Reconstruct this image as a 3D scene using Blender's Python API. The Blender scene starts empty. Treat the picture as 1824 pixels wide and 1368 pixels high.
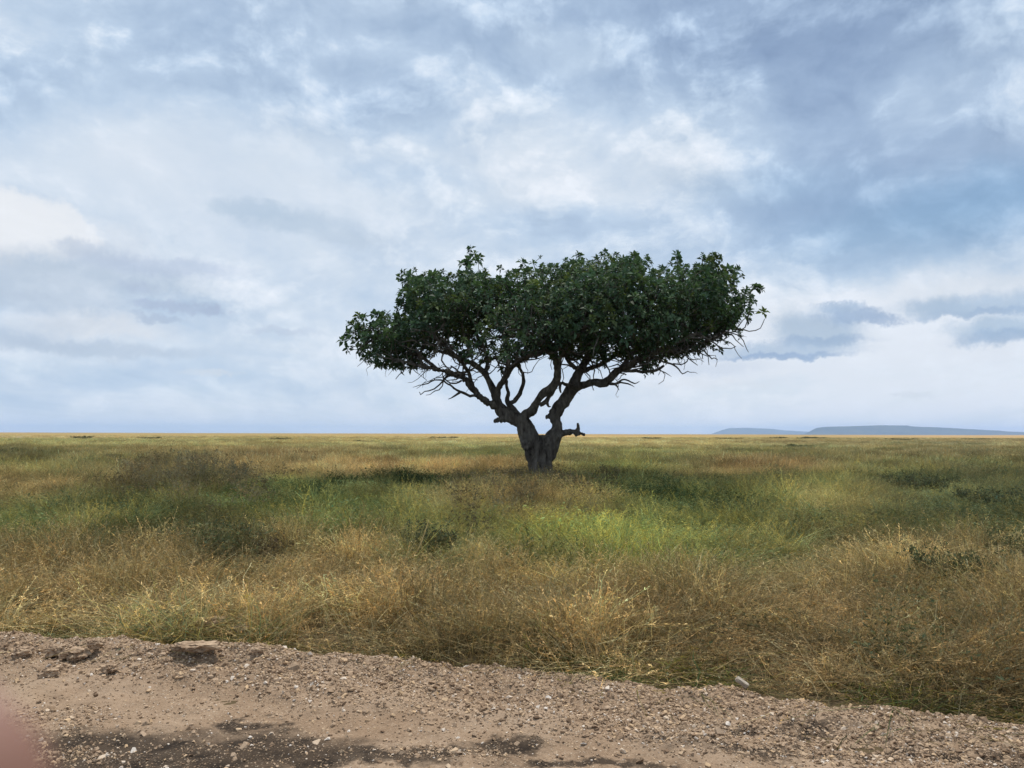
import bpy, bmesh, math, random
import numpy as np
from mathutils import Vector, Matrix, noise as mnoise

random.seed(7)
rng = np.random.default_rng(7)
R = math.radians
scene = bpy.context.scene
col = scene.collection

# ------------------------------------------------------------------ camera
F_PX, W_PX, H_PX = 1378.0, 1824.0, 1368.0       # focal length of the phone lens in photo pixels
CAM_Z = 1.9
cam_d = bpy.data.cameras.new('camera')
cam = bpy.data.objects.new('camera', cam_d)
col.objects.link(cam)
CAM_ROT = Matrix.Rotation(R(90 + 3.68), 3, 'X') @ Matrix.Rotation(R(0.16), 3, 'Z')
cam.matrix_world = Matrix.Translation((0, 0, CAM_Z)) @ CAM_ROT.to_4x4()
cam_d.sensor_width = 36.0
cam_d.lens = 36.0 * F_PX / W_PX
cam_d.clip_start = 0.005
cam_d.clip_end = 120000.0
cam_d.dof.use_dof = True                        # small phone aperture: only the fingertip at the lens blurs
cam_d.dof.focus_distance = 12.0
cam_d.dof.aperture_fstop = 10.5
scene.camera = cam

# ------------------------------------------------------------------ world, sun, exposure
SUN_EL, SUN_AZ = 65.0, 16.0                     # high, ahead of the camera and a little to the right
SKY_STRENGTH = 0.1
SUN_STRENGTH = 3.9
scene.view_settings.view_transform = 'Standard'
scene.view_settings.look = 'None'
scene.view_settings.gamma = 1.0
scene.view_settings.exposure = 0.0
scene.view_settings.use_curve_mapping = False

def lin(c):
    return tuple(((v / 255.0) / 12.92 if v / 255.0 <= 0.04045 else ((v / 255.0 + 0.055) / 1.055) ** 2.4) for v in c)


class NB:
    """small helper to write node trees"""
    def __init__(self, tree):
        self.t = tree
        tree.nodes.clear()
    def n(self, typ, **kw):
        nd = self.t.nodes.new(typ)
        for k, v in kw.items():
            setattr(nd, k, v)
        return nd
    def link(self, a, b):
        self.t.links.new(a, b)
    def put(self, sock, v):
        if isinstance(v, bpy.types.NodeSocket):
            self.link(v, sock)
        elif v is not None:
            try:
                sock.default_value = v
            except Exception:
                sock.default_value = (*v, 1.0)
    def m(self, op, a, b=None, c=None, clamp=False):
        nd = self.n('ShaderNodeMath', operation=op, use_clamp=clamp)
        for s, v in zip(nd.inputs, (a, b, c)):
            if v is not None:
                self.put(s, v)
        return nd.outputs[0]
    def vm(self, op, a, b=None, c=None):
        nd = self.n('ShaderNodeVectorMath', operation=op)
        for s, v in zip(nd.inputs, (a, b, c)):
            if v is not None:
                self.put(s, v)
        return nd.outputs['Value'] if op in ('LENGTH', 'DOT_PRODUCT', 'DISTANCE') else nd.outputs[0]
    def noise(self, vec, scale, detail=4.0, rough=0.5, dist=0.0, color=False, lac=2.0):
        nd = self.n('ShaderNodeTexNoise')
        nd.inputs['Scale'].default_value = scale
        nd.inputs['Detail'].default_value = detail
        nd.inputs['Roughness'].default_value = rough
        nd.inputs['Distortion'].default_value = dist
        nd.inputs['Lacunarity'].default_value = lac
        if vec is not None:
            self.link(vec, nd.inputs['Vector'])
        return nd.outputs['Color'] if color else nd.outputs[0]
    def ramp(self, fac, stops, interp='LINEAR'):
        nd = self.n('ShaderNodeValToRGB')
        cr = nd.color_ramp
        cr.interpolation = interp
        while len(cr.elements) < len(stops):
            cr.elements.new(0.5)
        for e, (p, c) in zip(cr.elements, stops):
            e.position = p
            e.color = (*c, 1.0)
        self.put(nd.inputs[0], fac)
        return nd.outputs[0]
    def smooth(self, v, a, b, lo=0.0, hi=1.0):
        nd = self.n('ShaderNodeMapRange', interpolation_type='SMOOTHSTEP')
        self.put(nd.inputs[0], v)
        for i, x in enumerate((a, b, lo, hi)):
            nd.inputs[i + 1].default_value = x
        return nd.outputs[0]
    def mix(self, fac, a, b, blend='MIX'):
        nd = self.n('ShaderNodeMix', data_type='RGBA', blend_type=blend)
        self.put(nd.inputs[0], fac)
        for s, v in ((nd.inputs[6], a), (nd.inputs[7], b)):
            if isinstance(v, tuple):
                v = (*v, 1.0) if len(v) == 3 else v
            self.put(s, v)
        return nd.outputs[2]


def azel(px, py):
    """direction of a photo position as azimuth / elevation in radians"""
    d = CAM_ROT @ Vector(((px - W_PX / 2) / F_PX, -(py - H_PX / 2) / F_PX, -1.0))
    return math.atan2(d.x, d.y), math.atan2(d.z, math.hypot(d.x, d.y))


def build_world():
    world = bpy.data.worlds.new('World')
    scene.world = world
    world.use_nodes = True
    b = NB(world.node_tree)
    tc = b.n('ShaderNodeTexCoord').outputs['Generated']
    sep = b.n('ShaderNodeSeparateXYZ')
    b.link(tc, sep.inputs[0])
    x, y, z = sep.outputs
    zc = b.m('MAXIMUM', z, 0.0)
    az = b.m('ARCTAN2', x, y)
    el = b.m('ARCSINE', z)
    # cloud decks are flat sheets seen in perspective
    inv = b.m('DIVIDE', 1.0, b.m('ADD', zc, 0.10))
    cx = b.n('ShaderNodeCombineXYZ')
    b.link(b.m('MULTIPLY', x, inv), cx.inputs[0])
    b.link(b.m('MULTIPLY', y, inv), cx.inputs[1])
    deck = cx.outputs[0]
    c2 = b.n('ShaderNodeCombineXYZ')
    b.link(az, c2.inputs[0])
    b.link(el, c2.inputs[1])
    ang = c2.outputs[0]
    # ragged edges: angular coordinates pushed about by noise
    wn = b.noise(ang, 5.0, 6.0, 0.62, color=True)
    wn = b.vm('SUBTRACT', wn, (0.5, 0.5, 0.5))
    angw = b.vm('MULTIPLY_ADD', wn, (0.20, 0.13, 0.0), ang)
    fine = b.noise(ang, 24.0, 8.0, 0.72, color=True)
    fine = b.vm('SUBTRACT', fine, (0.5, 0.5, 0.5))
    angf = b.vm('MULTIPLY_ADD', fine, (0.085, 0.040, 0.0), ang)

    def blobs(coord, lst, start):
        acc = start
        for px, py, sx, sy, amp in lst:
            a, e = azel(px, py)
            q = b.vm('MULTIPLY', b.vm('SUBTRACT', coord, (a, e, 0)), (F_PX / sx, F_PX / sy, 0))
            g = b.smooth(b.vm('LENGTH', q), 0.0, 1.6, 1.0, 0.0)
            acc = b.m('MULTIPLY_ADD', g, amp, acc)
        return acc
    # broad light and dark of the cloud sheet
    st = b.vm('MULTIPLY', deck, (1.0, 0.45, 1.0))
    n1 = b.noise(st, 1.25, 6.0, 0.58, 0.5)
    lum = b.m('MULTIPLY_ADD', b.m('SUBTRACT', n1, 0.5), 0.42, 0.70)
    # billows: brighter where the cloud rises towards the light, darker on its underside
    v3 = b.vm('MULTIPLY_ADD', wn, (0.10, 0.06, 0.0), b.vm('MULTIPLY', ang, (1.0, 1.5, 1.0)))
    nA = b.noise(v3, 6.2, 12.0, 0.615, 0.15)
    nB = b.noise(b.vm('ADD', v3, (0.012, 0.036, 0.0)), 6.2, 6.0, 0.60, 0.15)
    body = b.smooth(nA, 0.44, 0.56)
    relief = b.m('MULTIPLY', b.m('SUBTRACT', nA, nB), b.m('MULTIPLY_ADD', body, 0.75, 0.35))
    high = b.smooth(el, 0.02, 0.22, 0.45, 1.0)
    relief = b.m('MULTIPLY', relief, high)
    a, e = azel(400, 340)          # the smooth pale veil of cloud on the left
    veil = b.smooth(b.vm('LENGTH', b.vm('MULTIPLY', b.vm('SUBTRACT', angw, (a, e, 0)), (F_PX / 330, F_PX / 130, 0))), 0.4, 1.4, 0.3, 1.0)
    relief = b.m('MULTIPLY', relief, veil)
    lum = b.m('MULTIPLY_ADD', relief, 1.25, lum)
    lum = b.m('MULTIPLY_ADD', b.m('MULTIPLY', b.m('MULTIPLY', b.m('SUBTRACT', nA, 0.5), high), veil), 0.40, lum)
    lum = blobs(angw, [
        (1300, 40, 560, 140, -0.36), (1500, 130, 330, 130, -0.14), (820, 40, 260, 80, -0.06), (360, 70, 210, 120, -0.22),
        (40, 160, 150, 80, -0.28), (660, 190, 150, 55, -0.20), (700, 310, 160, 35, -0.15),
        (1660, 390, 330, 120, -0.30), (1480, 300, 240, 90, -0.12), (1000, 390, 230, 40, -0.16),
        (420, 290, 420, 130, 0.11), (250, 330, 250, 120, 0.05), (560, 470, 330, 120, 0.10), (1000, 270, 300, 110, 0.13), (1010, 80, 110, 40, 0.22),
        (1230, 190, 150, 70, 0.12), (1180, 340, 160, 60, 0.12), (985, 340, 110, 30, 0.03),
        (1450, 590, 330, 130, 0.30), (1700, 640, 300, 110, 0.24), (1700, 510, 200, 40, 0.18),
        (1480, 490, 160, 50, -0.04), (180, 600, 260, 40, 0.10), (300, 690, 500, 40, -0.05),
        (900, 765, 1100, 60, 0.22), (700, 620, 300, 90, 0.06), (1150, 690, 200, 40, 0.14),
    ], lum)
    sky_n = b.n('ShaderNodeTexSky', sky_type='NISHITA')
    sky_n.sun_disc = False
    sky_n.sun_elevation = R(SUN_EL)
    sky_n.sun_rotation = R(SUN_AZ)
    sky_n.altitude = 1500.0
    sky_n.air_density = 1.0
    sky_n.dust_density = 1.5
    k = 1.0 / SKY_STRENGTH
    stops = [(0.0, (120, 144, 180)), (0.2, (143, 166, 198)), (0.42, (168, 190, 217)), (0.62, (193, 212, 233)),
             (0.8, (215, 227, 240)), (1.0, (231, 237, 245))]
    cl = b.ramp(lum, [(p, lin(c)) for p, c in stops])
    # separate small clouds, each with a ragged top and flatter foot: (px, py, half width, half height, grey, strength)
    soft = [(30, 402, 62, 46, (239, 242, 246), 1.0, .95), (96, 412, 50, 46, (239, 242, 246), 1.0, .9), (140, 432, 30, 28, (239, 242, 246), .9, .85), (-30, 400, 60, 60, (239, 242, 246), 1.0, .9),
            (205, 440, 55, 36, (224, 230, 238), .6, .6),
            (40, 486, 230, 34, (186, 200, 216), 0.8, .6), (290, 474, 120, 17, (186, 200, 221), 0.8, .7), (150, 445, 40, 14, (184, 198, 217), .7, .7),
            (60, 535, 150, 16, (186, 200, 217), 0.7, .6), (-10, 604, 120, 16, (182, 197, 216), 0.7, .6), (190, 624, 140, 12, (184, 199, 217), 0.75, .6),
            (160, 580, 110, 20, (228, 231, 236), 0.7, .6), (240, 508, 34, 10, (184, 198, 219), 0.8, .7),
            (300, 545, 50, 9, (180, 194, 217), 0.9, .75), (378, 554, 26, 10, (178, 192, 216), 0.9, .75), (285, 566, 36, 6, (180, 195, 216), 0.8, .7),
            (500, 590, 60, 6, (190, 203, 222), 0.6, .6), (450, 372, 70, 14, (184, 203, 221), 0.75, .7), (530, 396, 90, 17, (186, 204, 222), 0.75, .7), (620, 425, 60, 12, (190, 206, 223), 0.6, .6),
            (380, 665, 46, 5, (216, 224, 234), 0.8, .7), (1640, 400, 210, 60, (144, 173, 205), .75, .35), (1770, 350, 120, 45, (140, 170, 204), .7, .35), (1400, 330, 120, 30, (160, 184, 212), .5, .3),
            (1455, 586, 72, 28, (184, 197, 216), 1.0, .8), (1450, 606, 78, 9, (162, 179, 206), .9, .8), (1390, 624, 105, 12, (176, 191, 213), .9, .75), (1395, 634, 95, 6, (158, 176, 206), 1.0, .8),
            (1520, 563, 46, 13, (160, 176, 203), 1.0, .8), (1498, 548, 34, 8, (166, 182, 206), .9, .8), (1574, 569, 24, 8, (162, 177, 204), 0.9, .8),
            (1760, 540, 110, 18, (176, 191, 212), 0.95, .75), (1770, 556, 105, 7, (164, 181, 207), 0.9, .75), (1680, 545, 40, 16, (180, 194, 214), .9, .75),
            (1800, 585, 80, 18, (180, 195, 215), 1.0, .8), (1795, 603, 66, 12, (163, 181, 208), .9, .75), (1770, 508, 110, 18, (222, 228, 235), 0.7, .6),
            (1260, 655, 90, 14, (200, 211, 227), 0.6, .5), (1270, 682, 90, 10, (224, 229, 236), 0.7, .5), (1620, 705, 25, 4, (218, 225, 234), 0.8, .6)]
    for px, py, sx, sy, c, amt, hard in soft:
        a, e = azel(px, py)
        q = b.vm('MULTIPLY', b.vm('SUBTRACT', angf, (a, e, 0)), (F_PX / sx, F_PX / sy, 0))
        hard = hard + .10 if c == (239, 242, 246) else (hard - .12 if px > 1340 else hard)
        if px > 1340 and c[0] < 190:
            c = (c[0] - 6, c[1], c[2] + 1)
        g = b.smooth(b.vm('LENGTH', q), hard - 0.22, 2.05 - hard * 0.85, amt * 0.86, 0.0)
        cl = b.mix(g, cl, lin(c))
    cl = b.mix(1.0, cl, (k, k, k), 'MULTIPLY')
    cl = b.vm('MULTIPLY', cl, b.m('MULTIPLY_ADD', relief, 0.6, 1.0))
    cover = b.smooth(n1, 0.25, 0.55, 0.84, 0.97)
    skyc = b.mix(cover, sky_n.outputs[0], cl)
    bg = b.n('ShaderNodeBackground')
    b.link(skyc, bg.inputs[0])
    bg.inputs[1].default_value = SKY_STRENGTH
    out = b.n('ShaderNodeOutputWorld')
    b.link(bg.outputs[0], out.inputs[0])
    try:
        world.cycles.sampling_method = 'MANUAL'
        world.cycles.sample_map_resolution = 512
    except Exception:
        pass


build_world()
sun_d = bpy.data.lights.new('sun', 'SUN')
sun_d.energy = SUN_STRENGTH
sun_d.angle = R(1.4)
sun_d.color = (1.0, 0.95, 0.87)
sun = bpy.data.objects.new('sun', sun_d)
col.objects.link(sun)
sun_dir = Vector((math.sin(R(SUN_AZ)) * math.cos(R(SUN_EL)), math.cos(R(SUN_AZ)) * math.cos(R(SUN_EL)), math.sin(R(SUN_EL))))
sun.rotation_euler = (-sun_dir).to_track_quat('-Z', 'Y').to_euler()
sun.location = (0, 0, 60)

cy = scene.cycles
cy.max_bounces = 5
cy.diffuse_bounces = 2
cy.glossy_bounces = 2
cy.transmission_bounces = 3
cy.volume_bounces = 2
cy.caustics_reflective = False
cy.caustics_refractive = False
cy.use_denoising = True
cy.sample_clamp_indirect = 6.0

# ------------------------------------------------------------------ helpers
def P(px, py, Y):
    """world point at depth Y (metres ahead) seen at a photo position"""
    d = CAM_ROT @ Vector(((px - W_PX / 2) / F_PX, -(py - H_PX / 2) / F_PX, -1.0))
    s = Y / d.y
    return Vector((d.x * s, Y, CAM_Z + d.z * s))


def G(px, py, z=0.0):
    """world point at height z seen at a photo position"""
    d = CAM_ROT @ Vector(((px - W_PX / 2) / F_PX, -(py - H_PX / 2) / F_PX, -1.0))
    s = (z - CAM_Z) / d.z
    return Vector((d.x * s, d.y * s, z))


def project(p):
    """photo positions of an (n,3) array of world points"""
    m = np.array(CAM_ROT)
    q = (p - np.array([0, 0, CAM_Z])) @ m
    return W_PX / 2 + F_PX * q[:, 0] / -q[:, 2], H_PX / 2 - F_PX * q[:, 1] / -q[:, 2]


def _hash(i, j, s):
    h = (i * 374761393 + j * 668265263 + s * 1274126177) & 0xFFFFFFFF
    h = ((h ^ (h >> 13)) * 1274126177) & 0xFFFFFFFF
    return ((h ^ (h >> 16)) & 0xFFFF) / 65535.0


def vnoise(x, y, s=0):
    xi, yi = np.floor(x).astype(np.int64), np.floor(y).astype(np.int64)
    fx, fy = x - xi, y - yi
    fx, fy = fx * fx * (3 - 2 * fx), fy * fy * (3 - 2 * fy)
    a, b_, c, d = _hash(xi, yi, s), _hash(xi + 1, yi, s), _hash(xi, yi + 1, s), _hash(xi + 1, yi + 1, s)
    return (a * (1 - fx) + b_ * fx) * (1 - fy) + (c * (1 - fx) + d * fx) * fy


def fbm(x, y, s=0, octv=4, gain=0.5):
    x, y = np.asarray(x, float), np.asarray(y, float)
    t, a, n = 0.0, 1.0, 0.0
    for o in range(octv):
        t = t + a * vnoise(x, y, s + o * 17)
        n += a
        a *= gain
        x, y = x * 2.03 + 11.3, y * 2.03 + 5.7
    return t / n


def mesh_np(name, verts, faces, attrs=None, smooth=False):
    """mesh from arrays; faces is a list of (k,n) index arrays"""
    verts = np.asarray(verts, np.float32).reshape(-1, 3)
    me = bpy.data.meshes.new(name)
    faces = [np.asarray(f, np.int32) for f in faces if len(f)]
    nl = sum(f.size for f in faces)
    npoly = sum(len(f) for f in faces)
    me.vertices.add(len(verts))
    me.vertices.foreach_set('co', verts.ravel())
    me.loops.add(nl)
    me.loops.foreach_set('vertex_index', np.concatenate([f.ravel() for f in faces]))
    me.polygons.add(npoly)
    tot = np.concatenate([np.full(len(f), f.shape[1], np.int32) for f in faces])
    me.polygons.foreach_set('loop_start', np.concatenate([[0], np.cumsum(tot)[:-1]]).astype(np.int32))
    me.update(calc_edges=True)
    if smooth:
        me.polygons.foreach_set('use_smooth', np.ones(npoly, bool))
    for nm, (kind, data) in (attrs or {}).items():
        at = me.attributes.new(nm, kind, 'POINT')
        d = np.asarray(data, np.int32 if kind == 'INT' else np.float32)
        at.data.foreach_set({'FLOAT': 'value', 'INT': 'value', 'FLOAT_VECTOR': 'vector', 'FLOAT_COLOR': 'color'}[kind], d.ravel())
    me.validate()
    return me


def obj(name, me, mat=None, parent=None, loc=None, link=True):
    o = bpy.data.objects.new(name, me)
    if link:
        col.objects.link(o)
    if mat is not None and me is not None:
        me.materials.clear()
        me.materials.append(mat)
    if parent is not None:
        o.parent = parent
    if loc is not None:
        o.location = loc
    return o


def tag(o, label=None, cat=None, group=None, kind=None):
    for k, v in (('label', label), ('category', cat), ('group', group), ('kind', kind)):
        if v:
            o[k] = v
    return o


def material(name):
    m = bpy.data.materials.new(name)
    m.use_nodes = True
    b = NB(m.node_tree)
    out = b.n('ShaderNodeOutputMaterial')
    return m, b, out


def principled(b, out, color, rough=0.9, spec=0.2, bump=None, bump_s=0.3, bump_d=0.02):
    p = b.n('ShaderNodeBsdfPrincipled')
    b.put(p.inputs['Base Color'], color if isinstance(color, bpy.types.NodeSocket) else (*color, 1.0))
    b.put(p.inputs['Roughness'], rough)
    p.inputs['Specular IOR Level'].default_value = spec
    if bump is not None:
        bn = b.n('ShaderNodeBump')
        bn.inputs['Strength'].default_value = bump_s
        bn.inputs['Distance'].default_value = bump_d
        b.link(bump, bn.inputs['Height'])
        b.link(bn.outputs[0], p.inputs['Normal'])
    b.link(p.outputs[0], out.inputs[0])
    return p


# ------------------------------------------------------------------ materials
def foliage_material(name, attr_tint=True, base=(0.05, 0.08, 0.03), trans=0.35, gloss=0.06, rough=0.5):
    m, b, out = material(name)
    at = b.n('ShaderNodeAttribute', attribute_type='GEOMETRY', attribute_name='bc').outputs['Color']
    if attr_tint:
        ti = b.n('ShaderNodeAttribute', attribute_type='INSTANCER', attribute_name='tint').outputs['Color']
        c = b.mix(1.0, at, ti, 'MULTIPLY')
    else:
        c = b.mix(1.0, at, base, 'MULTIPLY')
    d = b.n('ShaderNodeBsdfDiffuse')
    b.link(c, d.inputs[0])
    t = b.n('ShaderNodeBsdfTranslucent')
    b.link(b.mix(1.0, c, (1.05, 1.06, 0.75), 'MULTIPLY'), t.inputs[0])
    mx = b.n('ShaderNodeMixShader')
    mx.inputs[0].default_value = trans
    b.link(d.outputs[0], mx.inputs[1])
    b.link(t.outputs[0], mx.inputs[2])
    last = mx.outputs[0]
    if gloss > 0:
        g = b.n('ShaderNodeBsdfGlossy')
        g.inputs['Roughness'].default_value = rough
        m2 = b.n('ShaderNodeMixShader')
        m2.inputs[0].default_value = gloss
        b.link(last, m2.inputs[1])
        b.link(g.outputs[0], m2.inputs[2])
        last = m2.outputs[0]
    b.link(last, out.inputs[0])
    return m


MAT_GRASS = foliage_material('grass_blades', True, trans=0.35, gloss=0.0)
MAT_LEAF = foliage_material('tree_leaves', False, (0.050, 0.092, 0.046), 0.28, 0.025, 0.55)
MAT_SHRUB_GREEN = foliage_material('shrub_green', False, (0.095, 0.108, 0.058), 0.3, 0.0)
MAT_SHRUB_GREY = foliage_material('shrub_grey_green', False, (0.09, 0.10, 0.06), 0.3, 0.0)
MAT_SHRUB_DRY = foliage_material('shrub_dry', False, (0.13, 0.10, 0.066), 0.25, 0.0)
MAT_WEED = foliage_material('weed_grey_brown', False, (0.17, 0.158, 0.105), 0.25, 0.0)
MAT_STRAW = foliage_material('straw', False, (0.40, 0.30, 0.15), 0.2, 0.0)


def bark_material():
    m, b, out = material('bark')
    co = b.n('ShaderNodeTexCoord').outputs['Object']
    st = b.vm('MULTIPLY', co, (1.0, 1.0, 0.30))
    n = b.noise(st, 5.5, 8.0, 0.65, 0.4)
    big = b.noise(co, 1.1, 4.0, 0.55)
    c = b.ramp(n, [(0.32, (0.036, 0.031, 0.026)), (0.46, (0.15, 0.13, 0.108)), (0.68, (0.31, 0.28, 0.24))])
    c = b.mix(b.smooth(big, 0.52, 0.68, 0.0, 0.6), c, (0.24, 0.225, 0.20))
    principled(b, out, c, 0.95, 0.1, b.noise(st, 12.0, 8.0, 0.72, 1.2), 1.0, 0.22)
    return m


MAT_BARK = bark_material()


def stone_material():
    m, b, out = material('stone')
    co = b.n('ShaderNodeTexCoord').outputs['Object']
    rnd = b.n('ShaderNodeObjectInfo').outputs['Random']
    c = b.ramp(rnd, [(0.0, lin((118, 96, 77))), (0.3, lin((154, 130, 106))), (0.65, lin((182, 158, 133))), (0.88, lin((200, 170, 134))), (1.0, lin((224, 214, 202)))])
    n = b.noise(co, 30.0, 5.0, 0.6)
    c = b.mix(b.smooth(n, 0.35, 0.7, 0.0, 0.4), c, lin((140, 116, 92)))
    principled(b, out, c, 0.95, 0.15, n, 0.4, 0.01)
    return m


MAT_STONE = stone_material()


def plain_stone(name, c1, c2, sc=14.0):
    m, b, out = material(name)
    co = b.n('ShaderNodeTexCoord').outputs['Object']
    n = b.noise(co, sc, 7.0, 0.65)
    c = b.mix(b.smooth(n, 0.35, 0.65), lin(c1), lin(c2))
    principled(b, out, c, 0.95, 0.15, n, 0.6, 0.02)
    return m


MAT_CLOD = plain_stone('clod', (126, 104, 84), (178, 154, 128))
MAT_YELLOW = plain_stone('ochre_rock', (190, 158, 108), (140, 118, 92))
MAT_WHITE = plain_stone('pale_block', (178, 166, 150), (140, 127, 112))


def road_material():
    m, b, out = material('road_gravel')
    co = b.n('ShaderNodeTexCoord').outputs['Object']
    big = b.noise(co, 0.9, 5.0, 0.6, 0.3)
    mid = b.noise(co, 7.0, 6.0, 0.65)
    fin = b.noise(co, 60.0, 5.0, 0.7)
    c = b.mix(b.smooth(big, 0.35, 0.65), lin((138, 115, 93)), lin((157, 135, 113)))
    c = b.mix(b.smooth(mid, 0.45, 0.75, 0.0, 0.5), c, lin((98, 80, 64)))
    c = b.mix(b.smooth(fin, 0.5, 0.72, 0.0, 0.6), c, lin((165, 145, 124)))
    c = b.mix(b.smooth(fin, 0.45, 0.3, 0.0, 0.6), c, lin((76, 61, 49)))
    vo = b.n('ShaderNodeTexVoronoi', feature='F1')
    vo.inputs['Scale'].default_value = 62.0
    b.link(b.vm('MULTIPLY_ADD', b.vm('SUBTRACT', b.noise(co, 40.0, 2.0, 0.5, color=True), (0.5, 0.5, 0.5)), (0.012, 0.012, 0.012), co), vo.inputs['Vector'])
    grit = b.smooth(vo.outputs['Distance'], 0.25, 0.55, 1.0, 0.0)
    vs = b.n('ShaderNodeSeparateColor')
    b.link(vo.outputs['Color'], vs.inputs[0])
    pick = b.m('MULTIPLY', b.m('MULTIPLY', grit, b.smooth(vs.outputs[0], 0.35, 0.75)), b.smooth(b.noise(b.vm('MULTIPLY', co, (0.5, 1.4, 1.0)), 1.6, 3.0, 0.5), 0.38, 0.58, 0.25, 1.0))
    c = b.mix(b.m('MULTIPLY', pick, 0.75), c, b.ramp(vs.outputs[1], [(0.0, lin((128, 104, 80))), (0.6, lin((182, 158, 130))), (1.0, lin((208, 192, 170)))]))
    # oily dark stains on the wheel track
    warp = b.vm('MULTIPLY_ADD', b.vm('SUBTRACT', b.noise(co, 3.0, 6.0, 0.65, color=True), (0.5, 0.5, 0.5)), (1.1, 0.75, 0), co)
    s = None
    for (px, py, ax, ay) in STAINS:
        p = G(px, py, 0.03)
        q = b.vm('MULTIPLY', b.vm('SUBTRACT', warp, (p.x, p.y, 0)), (.78 / ax, .72 / ay, 0))
        g = b.smooth(b.vm('LENGTH', q), 0.55, 1.25, 1.0, 0.0)
        s = g if s is None else b.m('MAXIMUM', s, g)
    s = b.m('MULTIPLY', s, b.m('MULTIPLY', b.smooth(mid, 0.3, 0.65, 1.0, 0.8), b.m('MULTIPLY_ADD', pick, -0.35, 1.0)))
    c = b.mix(s, c, lin((40, 34, 29)))
    h = b.m('MULTIPLY_ADD', pick, 0.35, b.m('MULTIPLY_ADD', fin, 0.35, mid))
    principled(b, out, c, 1.0, 0.1, h, 0.7, 0.03)
    return m


STAINS = [(1560, 1352, .5, .10), (1050, 1362, .35, .06), (230, 1345, 0.75, 0.30), (430, 1345, 0.5, 0.28), (1640, 1350, .6, .12), (1750, 1275, .3, .06), (440, 1290, 0.18, 0.10), (560, 1350, 0.5, 0.12), (690, 1350, 0.45, 0.10),
          (900, 1335, 0.25, 0.10), (1350, 1300, 0.5, 0.06), (1420, 1345, 0.55, 0.10), (1290, 1330, 0.3, 0.05), (130, 1390, 1.0, 0.25)]

# ------------------------------------------------------------------ ground
def road_edge(x):
    """far edge of the gravel, y as a function of x"""
    x = np.asarray(x, float)
    xs = np.array([-60, -16, -4.7, -3.3, -2.0, -0.05, 1.62, 3.47, 12, 60])
    ys = np.array([14.0, 9.2, 7.08, 6.95, 6.75, 6.35, 5.80, 5.24, 2.4, -14])
    return np.interp(x, xs, ys)


def edge_wobble(x):
    return (fbm(x * 0.9, x * 0 + 3.3, 5, 4) - 0.5) * 0.45


def ground_h(x, y):
    return (fbm(x * 0.08, y * 0.08, 41, 3) - 0.5) * 0.25 * np.clip((np.asarray(y) - 8) / 10, 0, 1)


# hand-read colours of the plain: (px, py, sRGB)
GRID = {
    777: [(0, 146, 124, 90), (900, 154, 128, 90), (1824, 150, 126, 94)],
    786: [(100, 122, 117, 70), (400, 127, 116, 70), (700, 132, 121, 75), (1150, 142, 126, 80), (1500, 117, 107, 76), (1800, 117, 107, 80)],
    805: [(30, 84, 82, 55), (160, 108, 102, 60), (300, 112, 102, 65), (500, 128, 103, 65), (700, 106, 106, 64), (850, 96, 101, 60), (1150, 108, 110, 68), (1400, 106, 102, 65), (1700, 106, 99, 70)],
    825: [(60, 96, 96, 50), (250, 100, 92, 55), (450, 118, 97, 56), (600, 140, 110, 65), (720, 150, 114, 66), (880, 145, 112, 64), (1080, 92, 102, 55), (1200, 97, 97, 60), (1350, 128, 96, 62), (1600, 97, 97, 60), (1800, 97, 99, 65)],
    850: [(50, 118, 97, 52), (200, 95, 86, 52), (350, 78, 80, 46), (500, 76, 92, 50), (700, 84, 98, 54), (850, 92, 90, 52), (1050, 84, 94, 50), (1150, 86, 98, 56), (1300, 84, 86, 52), (1450, 94, 98, 56), (1650, 68, 79, 54), (1800, 74, 81, 57)],
    880: [(60, 80, 85, 46), (250, 72, 78, 44), (450, 74, 88, 44), (650, 80, 95, 46), (800, 104, 96, 50), (950, 118, 94, 54), (1050, 108, 106, 50), (1180, 88, 100, 52), (1280, 86, 98, 52), (1450, 118, 116, 62), (1650, 78, 86, 56), (1800, 68, 78, 57)],
    920: [(60, 74, 88, 44), (250, 86, 92, 48), (400, 72, 74, 46), (600, 86, 102, 48), (750, 90, 100, 48), (880, 100, 100, 46), (1000, 106, 116, 42), (1130, 118, 134, 52), (1280, 110, 121, 62), (1450, 98, 99, 52), (1650, 74, 85, 54), (1800, 72, 83, 54)],
    960: [(60, 110, 90, 53), (250, 108, 92, 55), (420, 74, 72, 46), (620, 142, 110, 57), (780, 90, 95, 56), (900, 122, 106, 52), (1000, 100, 106, 40), (1120, 110, 122, 44), (1250, 98, 104, 50), (1450, 106, 98, 55), (1650, 124, 104, 62), (1800, 120, 104, 64)],
    1010: [(100, 108, 85, 50), (300, 122, 98, 56), (500, 134, 105, 58), (700, 122, 97, 55), (900, 132, 105, 60), (1100, 120, 96, 58), (1300, 114, 92, 54), (1500, 118, 95, 58), (1700, 84, 77, 45), (1800, 110, 90, 54)],
    1070: [(100, 142, 115, 67), (300, 142, 113, 60), (500, 137, 107, 58), (700, 112, 88, 50), (900, 120, 96, 55), (1100, 120, 96, 58), (1300, 108, 85, 52), (1500, 122, 98, 61), (1700, 108, 85, 54)],
    1120: [(100, 125, 100, 54), (300, 134, 106, 56), (500, 137, 109, 55), (660, 92, 72, 46), (800, 112, 90, 50), (1000, 124, 99, 56), (1200, 112, 95, 50), (1400, 106, 84, 50), (1600, 100, 80, 48), (1800, 96, 77, 47)],
    1200: [(400, 95, 92, 46), (700, 104, 84, 50), (900, 100, 90, 50), (1200, 92, 88, 46), (1400, 80, 76, 42), (1700, 86, 76, 45)],
}
_g = [(px, py, r, g_, b_) for py, row in GRID.items() for px, r, g_, b_ in row]
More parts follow.
